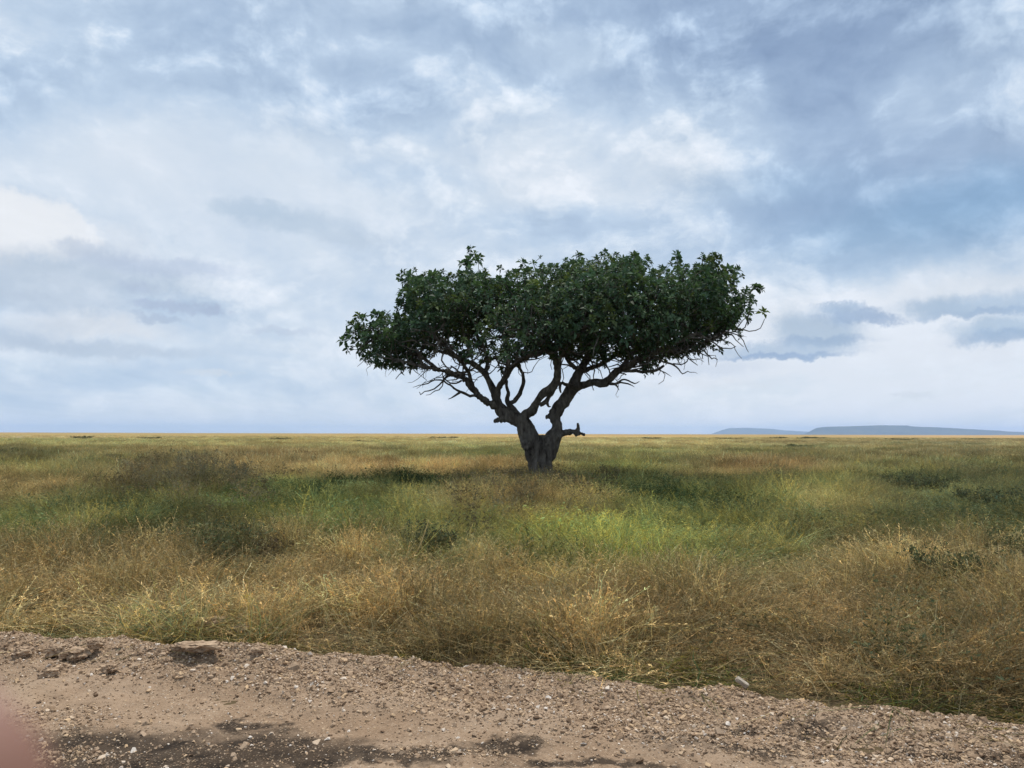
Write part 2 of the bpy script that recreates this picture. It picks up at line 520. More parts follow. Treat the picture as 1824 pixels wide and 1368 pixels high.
GPX = np.array([[q[0] / 170.0, math.log(max(q[1] - 773, 2)) * 3.2] for q in _g])
GCOL = np.array([lin(q[2:]) for q in _g])


def plain_colour(x, y, z=0.45):
    """base colour (linear) of the vegetation standing at x, y"""
    pts = np.stack([x, np.maximum(y, 3.0), np.full_like(x, z)], 1)
    px, py = project(pts)
    q = np.stack([np.clip(px, -150, 1975) / 170.0, np.log(np.clip(py - 773, 1.5, 480)) * 3.2], 1)
    outc = np.empty((len(x), 3))
    for i in range(0, len(x), 20000):
        d2 = ((q[i:i + 20000, None, :] - GPX[None]) ** 2).sum(2)
        w = 1.0 / (d2 + 0.06) ** 1.8
        outc[i:i + 20000] = (w @ GCOL) / w.sum(1, keepdims=True)
    return outc


ALB = 1.42      # apparent colour -> base colour


def ground_material():
    m, b, out = material('plain_soil')
    at = b.n('ShaderNodeAttribute', attribute_type='GEOMETRY', attribute_name='gc').outputs['Color']
    co = b.n('ShaderNodeTexCoord').outputs['Object']
    n = b.noise(co, 0.35, 8.0, 0.65)
    far = b.noise(b.vm('MULTIPLY', co, (0.006, 0.02, 1)), 1.0, 6.0, 0.6)
    c = b.mix(1.0, at, b.ramp(n, [(0.3, (0.7, 0.7, 0.68)), (0.7, (1.2, 1.18, 1.15))]), 'MULTIPLY')
    c = b.mix(1.0, c, b.ramp(far, [(0.35, (0.82, 0.86, 0.8)), (0.65, (1.12, 1.08, 1.02))]), 'MULTIPLY')
    principled(b, out, c, 1.0, 0.0, b.noise(co, 9.0, 6.0, 0.7), 0.6, 0.05)
    return m


def build_ground():
    ys = np.concatenate([np.linspace(-60, 3, 12), np.arange(3.5, 30, 0.6), 30 * 1.09 ** np.arange(0, 84)])
    ys = np.append(ys[ys < 29400], 29500)
    us = np.linspace(-1, 1, 161)
    Y, U = np.meshgrid(ys, us, indexing='ij')
    half = np.where(Y < 25, 60.0, 35.0 + Y * 1.0)
    X = np.sign(U) * np.abs(U) ** 1.3 * half
    Z = np.where(Y < 400, ground_h(X, Y), (fbm(X * .0011, Y * .0007, 91, 4) - .5) * 9.0 * np.clip((Y - 500) / 4000, 0, 1))
    v = np.stack([X, Y, Z], -1).reshape(-1, 3)
    ny, nx = Y.shape
    i = (np.arange(ny - 1)[:, None] * nx + np.arange(nx - 1)[None]).ravel()
    f = np.stack([i, i + 1, i + nx + 1, i + nx], 1)
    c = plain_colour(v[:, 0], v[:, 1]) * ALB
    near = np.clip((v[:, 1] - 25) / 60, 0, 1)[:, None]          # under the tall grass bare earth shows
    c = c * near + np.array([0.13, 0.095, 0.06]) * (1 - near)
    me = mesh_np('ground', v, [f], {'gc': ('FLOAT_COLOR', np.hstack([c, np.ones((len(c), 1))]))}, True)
    tag(obj('ground', me, ground_material()), kind='structure')


def build_road():
    xs = np.arange(-18, 18.01, 0.05)
    ts = np.concatenate([np.arange(-0.25, 2.6, 0.035), np.arange(2.6, 14, 0.25)])
    X, T = np.meshgrid(xs, ts, indexing='ij')
    E = road_edge(X) + edge_wobble(X)
    Y = E - T
    Z = road_height(X, T)
    v = np.stack([X, Y, Z], -1).reshape(-1, 3)
    nx, nt = X.shape
    i = (np.arange(nx - 1)[:, None] * nt + np.arange(nt - 1)[None]).ravel()
    f = np.stack([i, i + 1, i + nt + 1, i + nt], 1)
    me = mesh_np('road', v, [f[:, ::-1]], None, True)
    tag(obj('road', me, road_material()), kind='structure')


def road_height(X, T):
    X, T = np.asarray(X, float), np.asarray(T, float)
    left = np.clip((0.8 - X) / 3.5, 0.25, 1)
    z = 0.035 + left * 0.13 * np.exp(-((T - 0.33) / 0.26) ** 2)
    z = z + 0.035 * np.exp(-((T - 1.05 - 0.25 * np.sin(X * 0.7)) / 0.22) ** 2)
    rough = np.exp(-(np.maximum(T - 0.9, 0) / 0.5) ** 2)
    z = z + (fbm(X * 2.6, T * 2.6, 9, 5, 0.6) - 0.5) * (0.025 + (0.085 + 0.05 * left) * rough)
    z = z + (fbm(X * 9, T * 9, 19, 3, 0.6) - 0.5) * (0.012 + 0.045 * rough)
    fall = np.clip((T + 0.12) / 0.22, 0, 1)
    return z * fall - 0.10 * (1 - fall)


build_ground()
build_road()

# ------------------------------------------------------------------ far table mountains
def hill_material(name, c1, c2):
    m, b, out = material(name)
    co = b.n('ShaderNodeTexCoord').outputs['Object']
    n = b.noise(co, 0.002, 8.0, 0.65)
    principled(b, out, b.mix(b.smooth(n, 0.35, 0.65), c1, c2), 1.0, 0.0)
    return m


MAT_HILL = hill_material('hill_scrub', (0.04, 0.055, 0.05), (0.07, 0.085, 0.07))


def build_mesa(name, prof, dist, depth, seed):
    """prof: skyline (px, py); a flat-topped hill with scarp slopes and gullies"""
    xs, hs = [], []
    for px, py in prof:
        p = P(px, py, dist)
        xs.append(p.x)
        hs.append(max(p.z, 0))
    n = 220
    X = np.linspace(xs[0], xs[-1], n)
    Hh = np.interp(X, xs, hs)
    Hh = Hh * (1 + (fbm(X * 0.0011, X * 0, seed, 4) - 0.5) * 0.05)
    tv = np.array([0, .10, .2, .28, .34, .40, .45, .6, .8, 1.0, 1.3, 1.6])
    hv = np.array([0, .10, .25, .45, .66, .90, .985, 1, 1, .97, .5, 0])
    V = []
    for t, h in zip(tv, hv):
        gully = (fbm(X * 0.0016, X * 0 + t, seed + 3, 4) - 0.5) * depth * 0.30 * (1 - abs(t - .45))
        zz = Hh * h * (1 + (fbm(X * 0.004, X * 0 + t * 9, seed + 8, 3) - .5) * 0.10 * (0 < h < 0.95))
        V.append(np.stack([X * (1 + (t - 0.45) * depth / dist), dist + (t - 0.45) * depth + gully, zz - (4 if h == 0 else 0)], 1))
    V = np.array(V).reshape(-1, 3)
    r = len(tv)
    i = (np.arange(r - 1)[:, None] * n + np.arange(n - 1)[None]).ravel()
    f = np.stack([i, i + 1, i + n + 1, i + n], 1)
    return tag(obj(name, mesh_np(name, V, [f], None, True), MAT_HILL), kind='structure')


build_mesa('table_mountain', [(1418, 776), (1432, 773), (1445, 766), (1456, 761.5), (1470, 760), (1520, 758.8), (1570, 757.2), (1612, 757.6), (1626, 759.5),
                              (1680, 761.5), (1740, 764.5), (1800, 768.5), (1830, 769.5), (1900, 769.5), (1960, 771), (2020, 775)], 16500, 2600, 3)
build_mesa('distant_table_mountain', [(1250, 776), (1266, 773), (1282, 767), (1298, 762.5), (1330, 762), (1372, 763.5), (1395, 766.5), (1430, 768.5), (1475, 772), (1500, 776)], 25000, 3000, 11)

# ------------------------------------------------------------------ tree
TREE_Y = 30.0
PXM = TREE_Y / F_PX


def tube(path, radii, sides=8, wob=0.0, seed=0, cap=True):
    """vertices and quads of a tapering tube along a list of points"""
    pts = np.asarray([tuple(p) for p in path], float)
    n = len(pts)
    tan = np.gradient(pts, axis=0)
    tan /= np.linalg.norm(tan, axis=1, keepdims=True) + 1e-9
    ref = np.array([0.3, 0.9, 0.2])
    vs = []
    for k in range(n):
        a = np.cross(tan[k], ref)
        a /= np.linalg.norm(a) + 1e-9
        c = np.cross(tan[k], a)
        th = np.arange(sides) * 2 * math.pi / sides
        rr = radii[k] * (1 + wob * np.array([_hash(k * 7 + seed, j, 3) - 0.5 for j in range(sides)]))
        vs.append(pts[k] + (np.cos(th) * rr)[:, None] * a + (np.sin(th) * rr)[:, None] * c)
    v = np.concatenate(vs + ([pts[:1], pts[-1:]] if cap else []))
    i = (np.arange(n - 1)[:, None] * sides + np.arange(sides)[None]).ravel()
    j = (np.arange(n - 1)[:, None] * sides + (np.arange(sides) + 1)[None] % sides).ravel()
    q = np.stack([i, j, j + sides, i + sides], 1)
    t = np.zeros((0, 3), int)
    if cap:
        s = np.arange(sides)
        s2 = (s + 1) % sides
        b0, b1 = n * sides, n * sides + 1
        t = np.concatenate([np.stack([s2, s, np.full(sides, b0)], 1), np.stack([(n - 1) * sides + s, (n - 1) * sides + s2, np.full(sides, b1)], 1)])
    return v, q, t


def join_tubes(lst):
    V, Q, T, o = [], [], [], 0
    for v, q, t in lst:
        V.append(v)
        Q.append(q + o)
        T.append(t + o)
        o += len(v)
    return np.concatenate(V), np.concatenate(Q), np.concatenate(T)


def spline(ctrl, step=0.12):
    """Catmull-Rom through (x,y,z,r) control points"""
    c = np.asarray(ctrl, float)
    c = np.concatenate([[2 * c[0] - c[1]], c, [2 * c[-1] - c[-2]]])
    out = []
    for k in range(1, len(c) - 2):
        p0, p1, p2, p3 = c[k - 1], c[k], c[k + 1], c[k + 2]
        m = max(2, int(np.linalg.norm(p2[:3] - p1[:3]) / step))
        for s in np.arange(m) / m:
            out.append(0.5 * ((2 * p1) + (-p0 + p2) * s + (2 * p0 - 5 * p1 + 4 * p2 - p3) * s * s + (-p0 + 3 * p1 - 3 * p2 + p3) * s ** 3))
    out.append(c[-2])
    out = np.array(out)
    out[:, 3] = np.maximum(out[:, 3], 0.006)
    return out


def limb(pts, jitter=0.0, step=0.12, seed=0):
    """pts: (px, py, radius px, depth offset m)"""
    c = []
    for px, py, r, dy in pts:
        p = P(px, py, TREE_Y + dy)
        c.append((p.x, p.y, p.z, r * PXM * .88))
    s = spline(c, step)
    if jitter:
        k = np.arange(len(s))
        for a in range(3):
            s[:, a] += (fbm(k * 0.45, k * 0 + a * 7.1, seed, 3) - 0.5) * jitter * np.clip(k / 4, 0, 1)
    return s


# thick wood traced as centre lines: trunk stems and first limbs
STEMS = [
    [(950, 880, 25, 0), (951.5, 862, 19, 0), (954, 835, 14, 0), (953, 812, 17, 0), (948, 792, 18.5, 0), (940, 772, 17, 0), (932, 756, 16, .05), (920, 745, 13.5, .1)],
    [(980, 880, 25, -.1), (977, 862, 19, -.1), (972, 835, 13.5, -.1), (974, 812, 16.5, -.1), (980, 792, 18, -.1), (988, 774, 14, -.1), (990, 757, 10.5, -.1), (987, 744, 12, -.1),
     (993, 729, 12.5, -.1), (1004, 716, 12.5, -.1), (1013, 703, 12, 0), (1020, 690, 12.5, 0), (1026, 674, 10, .1), (1032, 661, 9, .2)],
    [(966, 885, 22, -.25), (964, 862, 17, -.2), (963, 838, 14, -.15), (964, 815, 15, -.1), (966, 795, 15, -.1), (966, 784, 11, -.1), (966, 776, 7, -.1)],
    [(932, 757, 14, 0), (916, 746, 13, .1), (900, 737, 13, .2), (888, 726, 12, .3), (883, 708, 8, .5), (876, 686, 7, .8), (864, 665, 6.3, 1.2), (846, 651, 5.5, 1.7), (822, 638, 5, 2.3)],
    [(905, 742, 9, .1), (892, 747, 6.5, 0), (879, 751, 2.2, 0)],
    [(931, 750, 13, -.1), (935, 741, 11, -.2), (948, 731, 9.5, -.4), (957, 716, 7.5, -.6), (965, 703, 7.5, -.8), (980, 692.5, 7.5, -1.0), (990, 682, 7.3, -1.2), (993, 666, 6.6, -1.5), (991, 645, 6, -1.9), (986, 618, 5, -2.4)],
    [(985, 743, 8, -.1), (976, 742, 5.5, -.15), (970.5, 741, 2.2, -.2)],
    [(1000, 777, 8.5, -.25), (995, 776, 9, -.3), (990, 780, 8.5, -.25)],
    [(935, 790, 9, -.25), (940, 797, 6, -.5), (933, 799, 2, -.55)],
    [(880, 722, 9, .2), (868, 716, 7, 0), (857, 709, 6.5, -.2), (844, 695, 7, -.5), (827, 675, 6.2, -.9), (808, 666, 6, -1.2), (781, 659, 5, -1.6), (745, 651, 3.8, -2.1), (705, 640, 2.8, -2.5)],
    [(1014, 700, 9, 0), (1026, 692, 8.5, -.1), (1040, 686, 8, -.3), (1058, 680, 7.4, -.6), (1075, 683, 7.5, -.9), (1088, 674, 7.5, -1.1), (1100, 661, 7, -1.3), (1118, 653, 6.3, -1.6), (1135, 640, 5.7, -1.9), (1156, 632, 5, -2.2),
     (1178, 623, 4.2, -2.5), (1203, 611, 3.5, -2.7), (1243, 594, 2.6, -2.8)],
    [(1028, 668, 8, .1), (1041, 648, 8, .3), (1052, 626, 7.2, .6), (1062, 608, 6.2, 1.0), (1074, 588, 4.8, 1.4), (1092, 562, 3.4, 1.8)],
    [(1000, 772, 5.5, -.2), (1008, 770.5, 4.6, -.2), (1018, 770, 5, -.25), (1030, 772, 4.8, -.3), (1036, 772.5, 4, -.3), (1042, 774, 1.2, -.3)],
    [(1029, 770, 3.6, -.3), (1029.3, 763, 2.9, -.3), (1030, 758, 2.6, -.3), (1027.6, 753, .7, -.3)],
    [(1030, 762, 2.2, -.3), (1032, 757.5, 1.6, -.3), (1033.5, 755, .6, -.3)],
]
# thinner limbs, each its own part: (px, py, radius px, depth)
LIMBS = [
    ('limb', [(886, 716, 7, .3), (886, 700, 6.5, .2), (890, 688, 6.2, 0), (898, 675, 6, -.3), (909, 657, 5.2, -.6), (925, 642, 5, -1), (942, 634, 4.2, -1.4), (963, 630, 3.2, -1.9), (985, 612, 2.4, -2.3)]),
    ('limb', [(899, 673, 5, -.3), (904, 655, 5, 0), (906, 636, 4.6, .4), (904, 612, 4, .8), (896, 585, 3, 1.2)]),
    ('limb', [(926, 743, 8, .1), (919, 735, 6.5, .25), (911, 725, 6.3, .4), (904, 717, 5.6, .55), (906, 700, 3.8, .7), (903, 688, 3.2, .8), (900, 672, 2.8, 1), (893, 655, 2.5, 1.2)]),
    ('limb', [(906, 718, 4.6, .5), (916, 715, 4.8, .6), (926, 702, 4.6, .8), (931, 684, 4.2, 1.0), (931, 668, 3.6, 1.3), (924, 655, 3, 1.6), (912, 640, 2.6, 2)]),
    ('limb', [(962, 721, 4.5, -.6), (974, 714, 4.6, -.5), (982, 702, 4.4, -.6), (990, 688, 4.5, -.9)]),
    ('limb', [(974, 716, 3.6, -.5), (977, 724, 2.0, -.5), (981, 723, .5, -.5)]),
    ('limb', [(1021, 690, 4.5, -.2), (1010, 685, 3.6, -.5), (999, 683, 3.2, -.7), (997, 690, 2.6, -.8), (998, 699, 1.8, -.8)]),
    ('limb', [(1040, 652, 5, .2), (1024, 655, 4.5, -.2), (1012, 642, 4, -.6), (1000, 628, 3.4, -1.1), (985, 600, 2.6, -1.6)]),
    ('limb', [(1034, 662, 5.5, .2), (1052, 655, 5, .8), (1075, 645, 4.6, 1.5), (1100, 630, 4, 2.1), (1130, 606, 3.2, 2.8), (1165, 585, 2.5, 3.3)]),
    ('limb', [(1052, 626, 5, .6), (1066, 616, 4.4, .3), (1084, 600, 4, -.2), (1112, 585, 3.4, -.8), (1140, 560, 2.6, -1.3), (1170, 530, 1.8, -1.8)]),
    ('limb', [(1102, 660, 5, -1.3), (1118, 640, 4.4, -1.0), (1138, 618, 3.8, -.6), (1162, 598, 3.2, -.2), (1195, 575, 2.6, .2), (1232, 545, 2, .4)]),
    ('limb', [(1156, 632, 4, -2.2), (1185, 627, 3, -1.9), (1220, 622, 2.5, -1.5), (1262, 606, 2, -1.0), (1298, 580, 1.4, -.6)]),
    ('limb', [(864, 665, 5, 1.2), (868, 645, 4.4, 1.6), (862, 622, 3.8, 2.0), (850, 595, 3, 2.5), (836, 560, 2.2, 2.8)]),
    ('limb', [(844, 694, 4.5, -.5), (836, 668, 3.8, -1.2), (822, 645, 3.4, -1.9), (800, 622, 2.8, -2.5), (770, 600, 2.2, -3.0)]),
    ('limb', [(828, 640, 4.2, 2.2), (800, 630, 3.6, 2.4), (768, 622, 3, 2.4), (730, 610, 2.4, 2.2), (690, 592, 1.7, 1.7)]),
    ('limb', [(781, 659, 4, -1.6), (752, 636, 3.2, -1.2), (722, 618, 2.6, -.8), (690, 604, 2, -.4), (655, 600, 1.4, 0)]),
    ('limb', [(991, 648, 4.6, -1.9), (1004, 630, 4, -2.4), (1022, 608, 3.2, -3), (1046, 580, 2.4, -3.6)]),
    ('limb', [(990, 640, 4.4, -2), (972, 622, 3.8, -2.6), (950, 604, 3, -3.2), (922, 580, 2.2, -3.8)]),
    # bare dead wood hanging below the crown
    ('dead_branch', [(858, 708, 3.6, -.3), (846, 705, 3, -.4), (837, 704.5, 3, -.5), (822, 699, 2.7, -.6), (808, 705, 1.8, -.7), (797, 709.5, .5, -.8)]),
    ('dead_branch', [(823, 699.5, 2.4, -.6), (808, 692, 2.2, -.7), (797, 684, 1.7, -.9), (788, 678.5, 1.7, -1), (773, 678, 1.4, -1.1), (757, 685, 1.1, -1.2), (737, 689.5, .4, -1.3)]),
    ('dead_branch', [(797, 684, 1.3, -.9), (790, 676, 1.1, -.9), (787, 666, .5, -.9)]),
    ('dead_branch', [(822, 678, 2, -.9), (812, 682, 1.7, -1), (800, 681, 1.4, -1.1), (791, 672, 1.2, -1.2), (789, 664, .6, -1.2)]),
    ('dead_branch', [(1086, 684, 3, -1), (1096, 684, 2.6, -1.1), (1105, 682, 2, -1.2), (1118, 684.5, 1.4, -1.3), (1130, 690, .4, -1.4)]),
    ('dead_branch', [(1098, 683, 2, -1.1), (1108, 677, 1.8, -1.2), (1116, 677, 1.6, -1.2), (1124, 682, 1.4, -1.3), (1132, 684, 1.2, -1.3), (1141, 680, .4, -1.3)]),
    ('dead_branch', [(1094, 684, 2.6, -1.1), (1100, 688, 1.6, -1.2), (1104, 694, .4, -1.2)]),
    ('dead_branch', [(1160, 634, 2.4, -2.2), (1180, 643, 2, -2.4), (1199, 648, 1.7, -2.5), (1209, 657, 1.3, -2.6), (1216, 665, 1, -2.6), (1226, 661, .8, -2.6), (1242, 666, .3, -2.6)]),
    ('dead_branch', [(1199, 648, 1.5, -2.5), (1215, 648, 1.2, -2.4), (1226, 640, 1, -2.3), (1240, 642, .8, -2.2), (1248, 637, .3, -2.1)]),
    ('dead_branch', [(1110, 660, 3.4, -1.4), (1134, 662, 3, -1.6), (1156, 661, 2.8, -1.8), (1170, 659, 3, -1.9), (1182, 653, 2.2, -2)]),
    ('dead_branch', [(1172, 658, 1.4, -1.9), (1184, 664, .9, -2), (1195, 671, .3, -2)]),
]

OUTLINE = [(614, 604), (618, 592), (628, 586), (626, 568), (640, 562), (650, 575), (664, 568), (678, 556), (696, 550), (714, 552), (716, 540), (706, 534), (716, 520), (718, 484), (736, 478), (748, 490), (766, 482), (784, 478), (800, 486),
           (822, 478), (826, 460), (838, 448), (852, 450), (850, 464), (846, 482), (866, 484), (886, 490), (904, 480), (930, 474), (952, 472), (962, 456), (972, 470), (1000, 466), (1022, 456), (1034, 450), (1046, 466), (1064, 458),
           (1086, 450), (1112, 452), (1134, 448), (1150, 458), (1158, 474), (1180, 474), (1196, 470), (1204, 452), (1214, 468), (1230, 456), (1252, 462), (1258, 448), (1272, 452), (1280, 470), (1296, 478), (1312, 478), (1318, 494),
           (1326, 512), (1354, 512), (1350, 528), (1340, 548), (1332, 560), (1336, 572), (1326, 588), (1312, 604), (1300, 612), (1284, 628), (1262, 626), (1236, 634), (1200, 640), (1176, 644), (1150, 662), (1130, 655), (1090, 640), (1060, 648), (1040, 640), (1010, 640), (990, 650),
           (965, 632), (940, 640), (920, 655), (895, 664), (860, 656), (820, 660), (790, 655), (750, 664), (700, 658), (664, 656), (642, 640), (636, 620), (628, 606)]


def inside_and_dist(px, py, poly):
    poly = np.asarray(poly, float)
    a, b_ = poly, np.roll(poly, -1, 0)
    ins = np.zeros(len(px), bool)
    dist = np.full(len(px), 1e9)
    for (x0, y0), (x1, y1) in zip(a, b_):
        cond = (y0 > py) != (y1 > py)
        with np.errstate(divide='ignore', invalid='ignore'):
            xi = x0 + (py - y0) * (x1 - x0) / (y1 - y0 if y1 != y0 else 1e-9)
        ins ^= cond & (px < xi)
        dx, dy = x1 - x0, y1 - y0
        t = np.clip(((px - x0) * dx + (py - y0) * dy) / (dx * dx + dy * dy), 0, 1)
        dist = np.minimum(dist, np.hypot(px - x0 - t * dx, py - y0 - t * dy))
    return ins, dist


def leaf_rosette(rg, size):
    """one tuft of pinnate leaves at a twig tip: vertices, tris, shade; axis is +z"""
    V, T, C, o = [], [], [], 0
    nl = rg.integers(11, 16)
    a0 = rg.uniform(0, 6.28)
    for k in range(nl):
        az_ = a0 + k * 2.4 + rg.uniform(-.3, .3)
        elv = -0.5 + 1.75 * (k + rg.random()) / nl
        L = size * rg.uniform(0.7, 1.2)
        d = np.array([math.cos(az_) * math.cos(elv), math.sin(az_) * math.cos(elv), math.sin(elv)])
        side = np.cross(d, [0, 0, 1.0])
        side /= np.linalg.norm(side) + 1e-9
        side = side + 0.35 * rg.normal(size=3)
        side -= d * side.dot(d)
        side /= np.linalg.norm(side) + 1e-9
        up = np.cross(side, d)
        w = L * rg.uniform(0.19, 0.27)
        b0 = d * L * 0.10
        m1 = d * L * 0.55 + up * L * 0.04
        tp = d * L - np.array([0, 0, 0.16 * L])
        V += [b0, m1 + side * w + up * w * .35, tp, m1 - side * w + up * w * .35, m1]
        T += [(o, o + 1, o + 4), (o + 1, o + 2, o + 4), (o, o + 4, o + 3), (o + 4, o + 2, o + 3)]
        C += [rg.uniform(0.7, 1.4)] * 5
        o += 5
    return np.array(V), np.array(T), np.array(C)


def build_tree():
    root = obj('sausage_tree', None, loc=tuple(P(966, 860, TREE_Y).xy) + (0.0,))
    tag(root, 'lone gnarled sausage tree with forked trunk and wide flat dark crown on the plain', 'tree')
    base = np.array(root.location)
    # --- trunk: tubes melted together by a voxel remesh, then roughened
    stems = [limb(s, 0.05, seed=k) for k, s in enumerate(STEMS)]
    v, q, t = join_tubes([tube(s[:, :3], s[:, 3], 12, 0.18, k) for k, s in enumerate(stems)])
    me = mesh_np('trunk_raw', v - base, [q, t])
    tmp = obj('trunk_raw', me)
    md = tmp.modifiers.new('r', 'REMESH')
    md.mode = 'VOXEL'
    md.voxel_size = 0.028
    ms = tmp.modifiers.new('s', 'SMOOTH')
    ms.iterations = 4
    ms.factor = 0.5
    dg = bpy.context.evaluated_depsgraph_get()
    me2 = bpy.data.meshes.new_from_object(tmp.evaluated_get(dg))
    bpy.data.objects.remove(tmp)
    n = len(me2.vertices)
    co = np.empty(n * 3, np.float32)
    no = np.empty(n * 3, np.float32)
    me2.vertices.foreach_get('co', co)
    me2.vertices.foreach_get('normal', no)
    co, no = co.reshape(-1, 3), no.reshape(-1, 3)
    ang = np.arctan2(co[:, 1], co[:, 0])
    ridg = -np.abs(fbm(co[:, 0] * 6 + co[:, 1] * 4, co[:, 2] * 1.3 + co[:, 1], 3, 4) - 0.5) * 1.6 + .15
    lump = fbm(co[:, 0] * 1.6 + 9, co[:, 2] * 1.6 + co[:, 1] * 1.2, 8, 3) - 0.5
    amp = np.clip(1.25 - co[:, 2] * 0.16, 0.25, 1.0)
    co = co + no * ((ridg * 0.26 + lump * 0.10) * amp)[:, None]
    me2.vertices.foreach_set('co', co.astype(np.float32).ravel())
    me2.polygons.foreach_set('use_smooth', np.ones(len(me2.polygons), bool))
    me2.update()
    me2.name = 'trunk'
    trunk = obj('trunk', me2, MAT_BARK, root)
    # --- limbs
    limbs = []
    for k, (nm, pts) in enumerate(LIMBS):
        s = limb(pts, 0.10 if nm == 'limb' else 0.13, 0.10, 50 + k)
        limbs.append(s)
        v, q, t = tube(s[:, :3], s[:, 3], 8, 0.3, k)
        obj(nm, mesh_np(nm, v - base, [q, t], None, True), MAT_BARK, trunk)
    # --- leaf tufts through an umbrella-shaped crown
    rg = np.random.default_rng(21)
    N = 120000
    px = rg.uniform(605, 1362, N)
    py = rg.uniform(446, 668, N)
    ins, dist = inside_and_dist(px, py, OUTLINE)
    px, py, dist = px[ins], py[ins], dist[ins]
    half = 4.7 * np.sqrt(np.clip(1 - ((px - 985) / 395) ** 2, 0, 1)) * np.sqrt(np.clip(1 - (1 - np.clip(dist / 70, 0, 1)) ** 2, 0, 1))
    tt = rg.uniform(-1, 1, len(px))
    tt = np.sign(tt) * np.abs(tt) ** 0.75
    pos = np.array([tuple(P(a, b_, TREE_Y + h * c)) for a, b_, h, c in zip(px[:52000], py[:52000], half, tt)])
    px, py, tt, dist = px[:len(pos)], py[:len(pos)], tt[:len(pos)], dist[:len(pos)]
    # dense towards top, front and sides, open on the underside where wood shows
    low = np.clip((py - 578 - 34 * (np.abs(px - 985) / 370)) / 60, 0, 1)
    keep = rg.random(len(px)) < (1 - 0.74 * low ** 0.9) * np.maximum(0.10 + 0.90 * np.clip(dist / 50, 0, 1) ** 0.9, 0.75 * np.clip((py - 590) / 25, 0, 1))
    # sky windows and clumping seen through the crown
    clump = fbm(pos[:, 0] * 1.25 + 3 + .6 * pos[:, 1], pos[:, 2] * 1.5 + pos[:, 1] * 0.8, 77, 3)
    keep &= (dist > 9) | ((py > 605) & (dist > 3))
    keep &= clump > 0.462 + 0.09 * np.clip((py - 560) / 50, 0, 1) + 0.09 * np.clip(1 - dist / 45, 0, 1) * (py < 600)
    pos, px, py, dist = pos[keep], px[keep], py[keep], dist[keep]
    sel, cell = [], {}
    dmin = 0.285
    for i, p in enumerate(pos):
        kx = tuple((p // dmin).astype(int))
        ok = True
        for dx in (-1, 0, 1):
            for dy in (-1, 0, 1):
                for dz in (-1, 0, 1):
                    for j in cell.get((kx[0] + dx, kx[1] + dy, kx[2] + dz), ()):
                        if ((pos[j] - p) ** 2).sum() < dmin * dmin:
                            ok = False
        if ok:
            cell.setdefault(kx, []).append(i)
            sel.append(i)
        if len(sel) > 5200:
            break
    extra = [(838, 456, 0), (846, 452, .1), (832, 466, 0), (963, 458, 0), (1204, 456, .1), (1208, 472, .1), (1344, 514, 0), (1352, 516, .1), (1334, 524, 0), (1358, 556, 0), (1322, 492, .1), (1312, 482, 0),
             (618, 600, 0), (624, 590, .1), (632, 572, 0), (620, 622, 0), (628, 618, .2), (710, 538, 0), (714, 530, .1), (1332, 570, 0), (1030, 456, .2), (1270, 456, 0), (1264, 462, .2), (1100, 454, .4), (1130, 455, -.3),
             (1152, 655, -1.6), (1160, 662, -1.7), (1146, 664, -1.6), (1165, 652, -1.8)]
    # sprigs that stand proud of the outline
    ol = np.array(OUTLINE, float)
    for k in range(len(ol)):
        a, c = ol[k], ol[(k + 1) % len(ol)]
        for u in np.arange(0, 1, 10 / max(np.hypot(*(c - a)), 10)):
            p = a + (c - a) * u
            if p[1] < 605 and rg.random() < .62:
                nrm = np.array([p[0] - 985, (p[1] - 600) * 2.2])
                nrm /= np.linalg.norm(nrm)
                dd = rg.uniform(-.6, .6)
                reach = rg.uniform(-14, -5) if rg.random() < .66 else rg.uniform(-4, 7)
                for w in ((reach,) if reach < 3 else (reach, reach - rg.uniform(6, 9))):
                    extra.append((p[0] + nrm[0] * w + rg.normal() * 1.5, p[1] + nrm[1] * w + rg.normal() * 1.5, dd))
    tips = np.concatenate([pos[sel], np.array([tuple(P(a, b_, TREE_Y + c)) for a, b_, c in extra])])
    # --- twigs: every tuft joins the nearest wood
    nodes = np.concatenate([s[::2, :3] for s in [stems[3][len(stems[3]) // 3:], stems[5][len(stems[5]) // 2:], stems[9][len(stems[9]) // 3:], stems[10][len(stems[10]) // 3:], stems[11]]] +
                           [s[len(s) // 4::2, :3] for (nm, _), s in zip(LIMBS, limbs) if nm == 'limb'])
    cap = len(nodes) + len(tips) * 8
    NP = np.empty((cap, 3))
    NP[:len(nodes)] = nodes
    nn = len(nodes)
    par = np.full(cap, -1)
    hub = np.array([P(975, 700, TREE_Y).x, TREE_Y, P(975, 700, TREE_Y).z])
    d0 = np.array([np.min(((nodes - p) ** 2).sum(1)) for p in tips])
    chains = []
    for i in np.argsort(d0):
        p = tips[i]
        dv = p - NP[:nn]
        d = np.sqrt((dv ** 2).sum(1))
        outw = p - hub
        outw /= np.linalg.norm(outw)
        cosang = (dv @ outw) / (d + 1e-6)
        cost = d * (1.6 - 0.6 * cosang) + 0.25 * np.maximum(NP[:nn, 2] - p[2], 0)
        j = int(np.argmin(cost))
        a = NP[j]
        L = np.linalg.norm(p - a)
        m = int(np.clip(L / 0.28, 1, 7))
        ctrl = a + (p - a) * 0.5 + outw * 0.12 * L + np.array([0, 0, -0.10 * L])
        prev, ch = j, [j]
        for s in range(1, m + 1):
            u = s / m
            pt = a * (1 - u) ** 2 + 2 * ctrl * u * (1 - u) + p * u * u + (rg.normal(size=3) * 0.05 if s < m else 0)
            NP[nn] = pt
            par[nn] = prev
            prev = nn
            ch.append(nn)
            nn += 1
        chains.append(ch)
    cnt = np.zeros(nn)
    for ch in chains:
        cnt[ch[-1]] += 1
    for k in range(nn - 1, -1, -1):
        if par[k] >= 0:
            cnt[par[k]] += cnt[k]
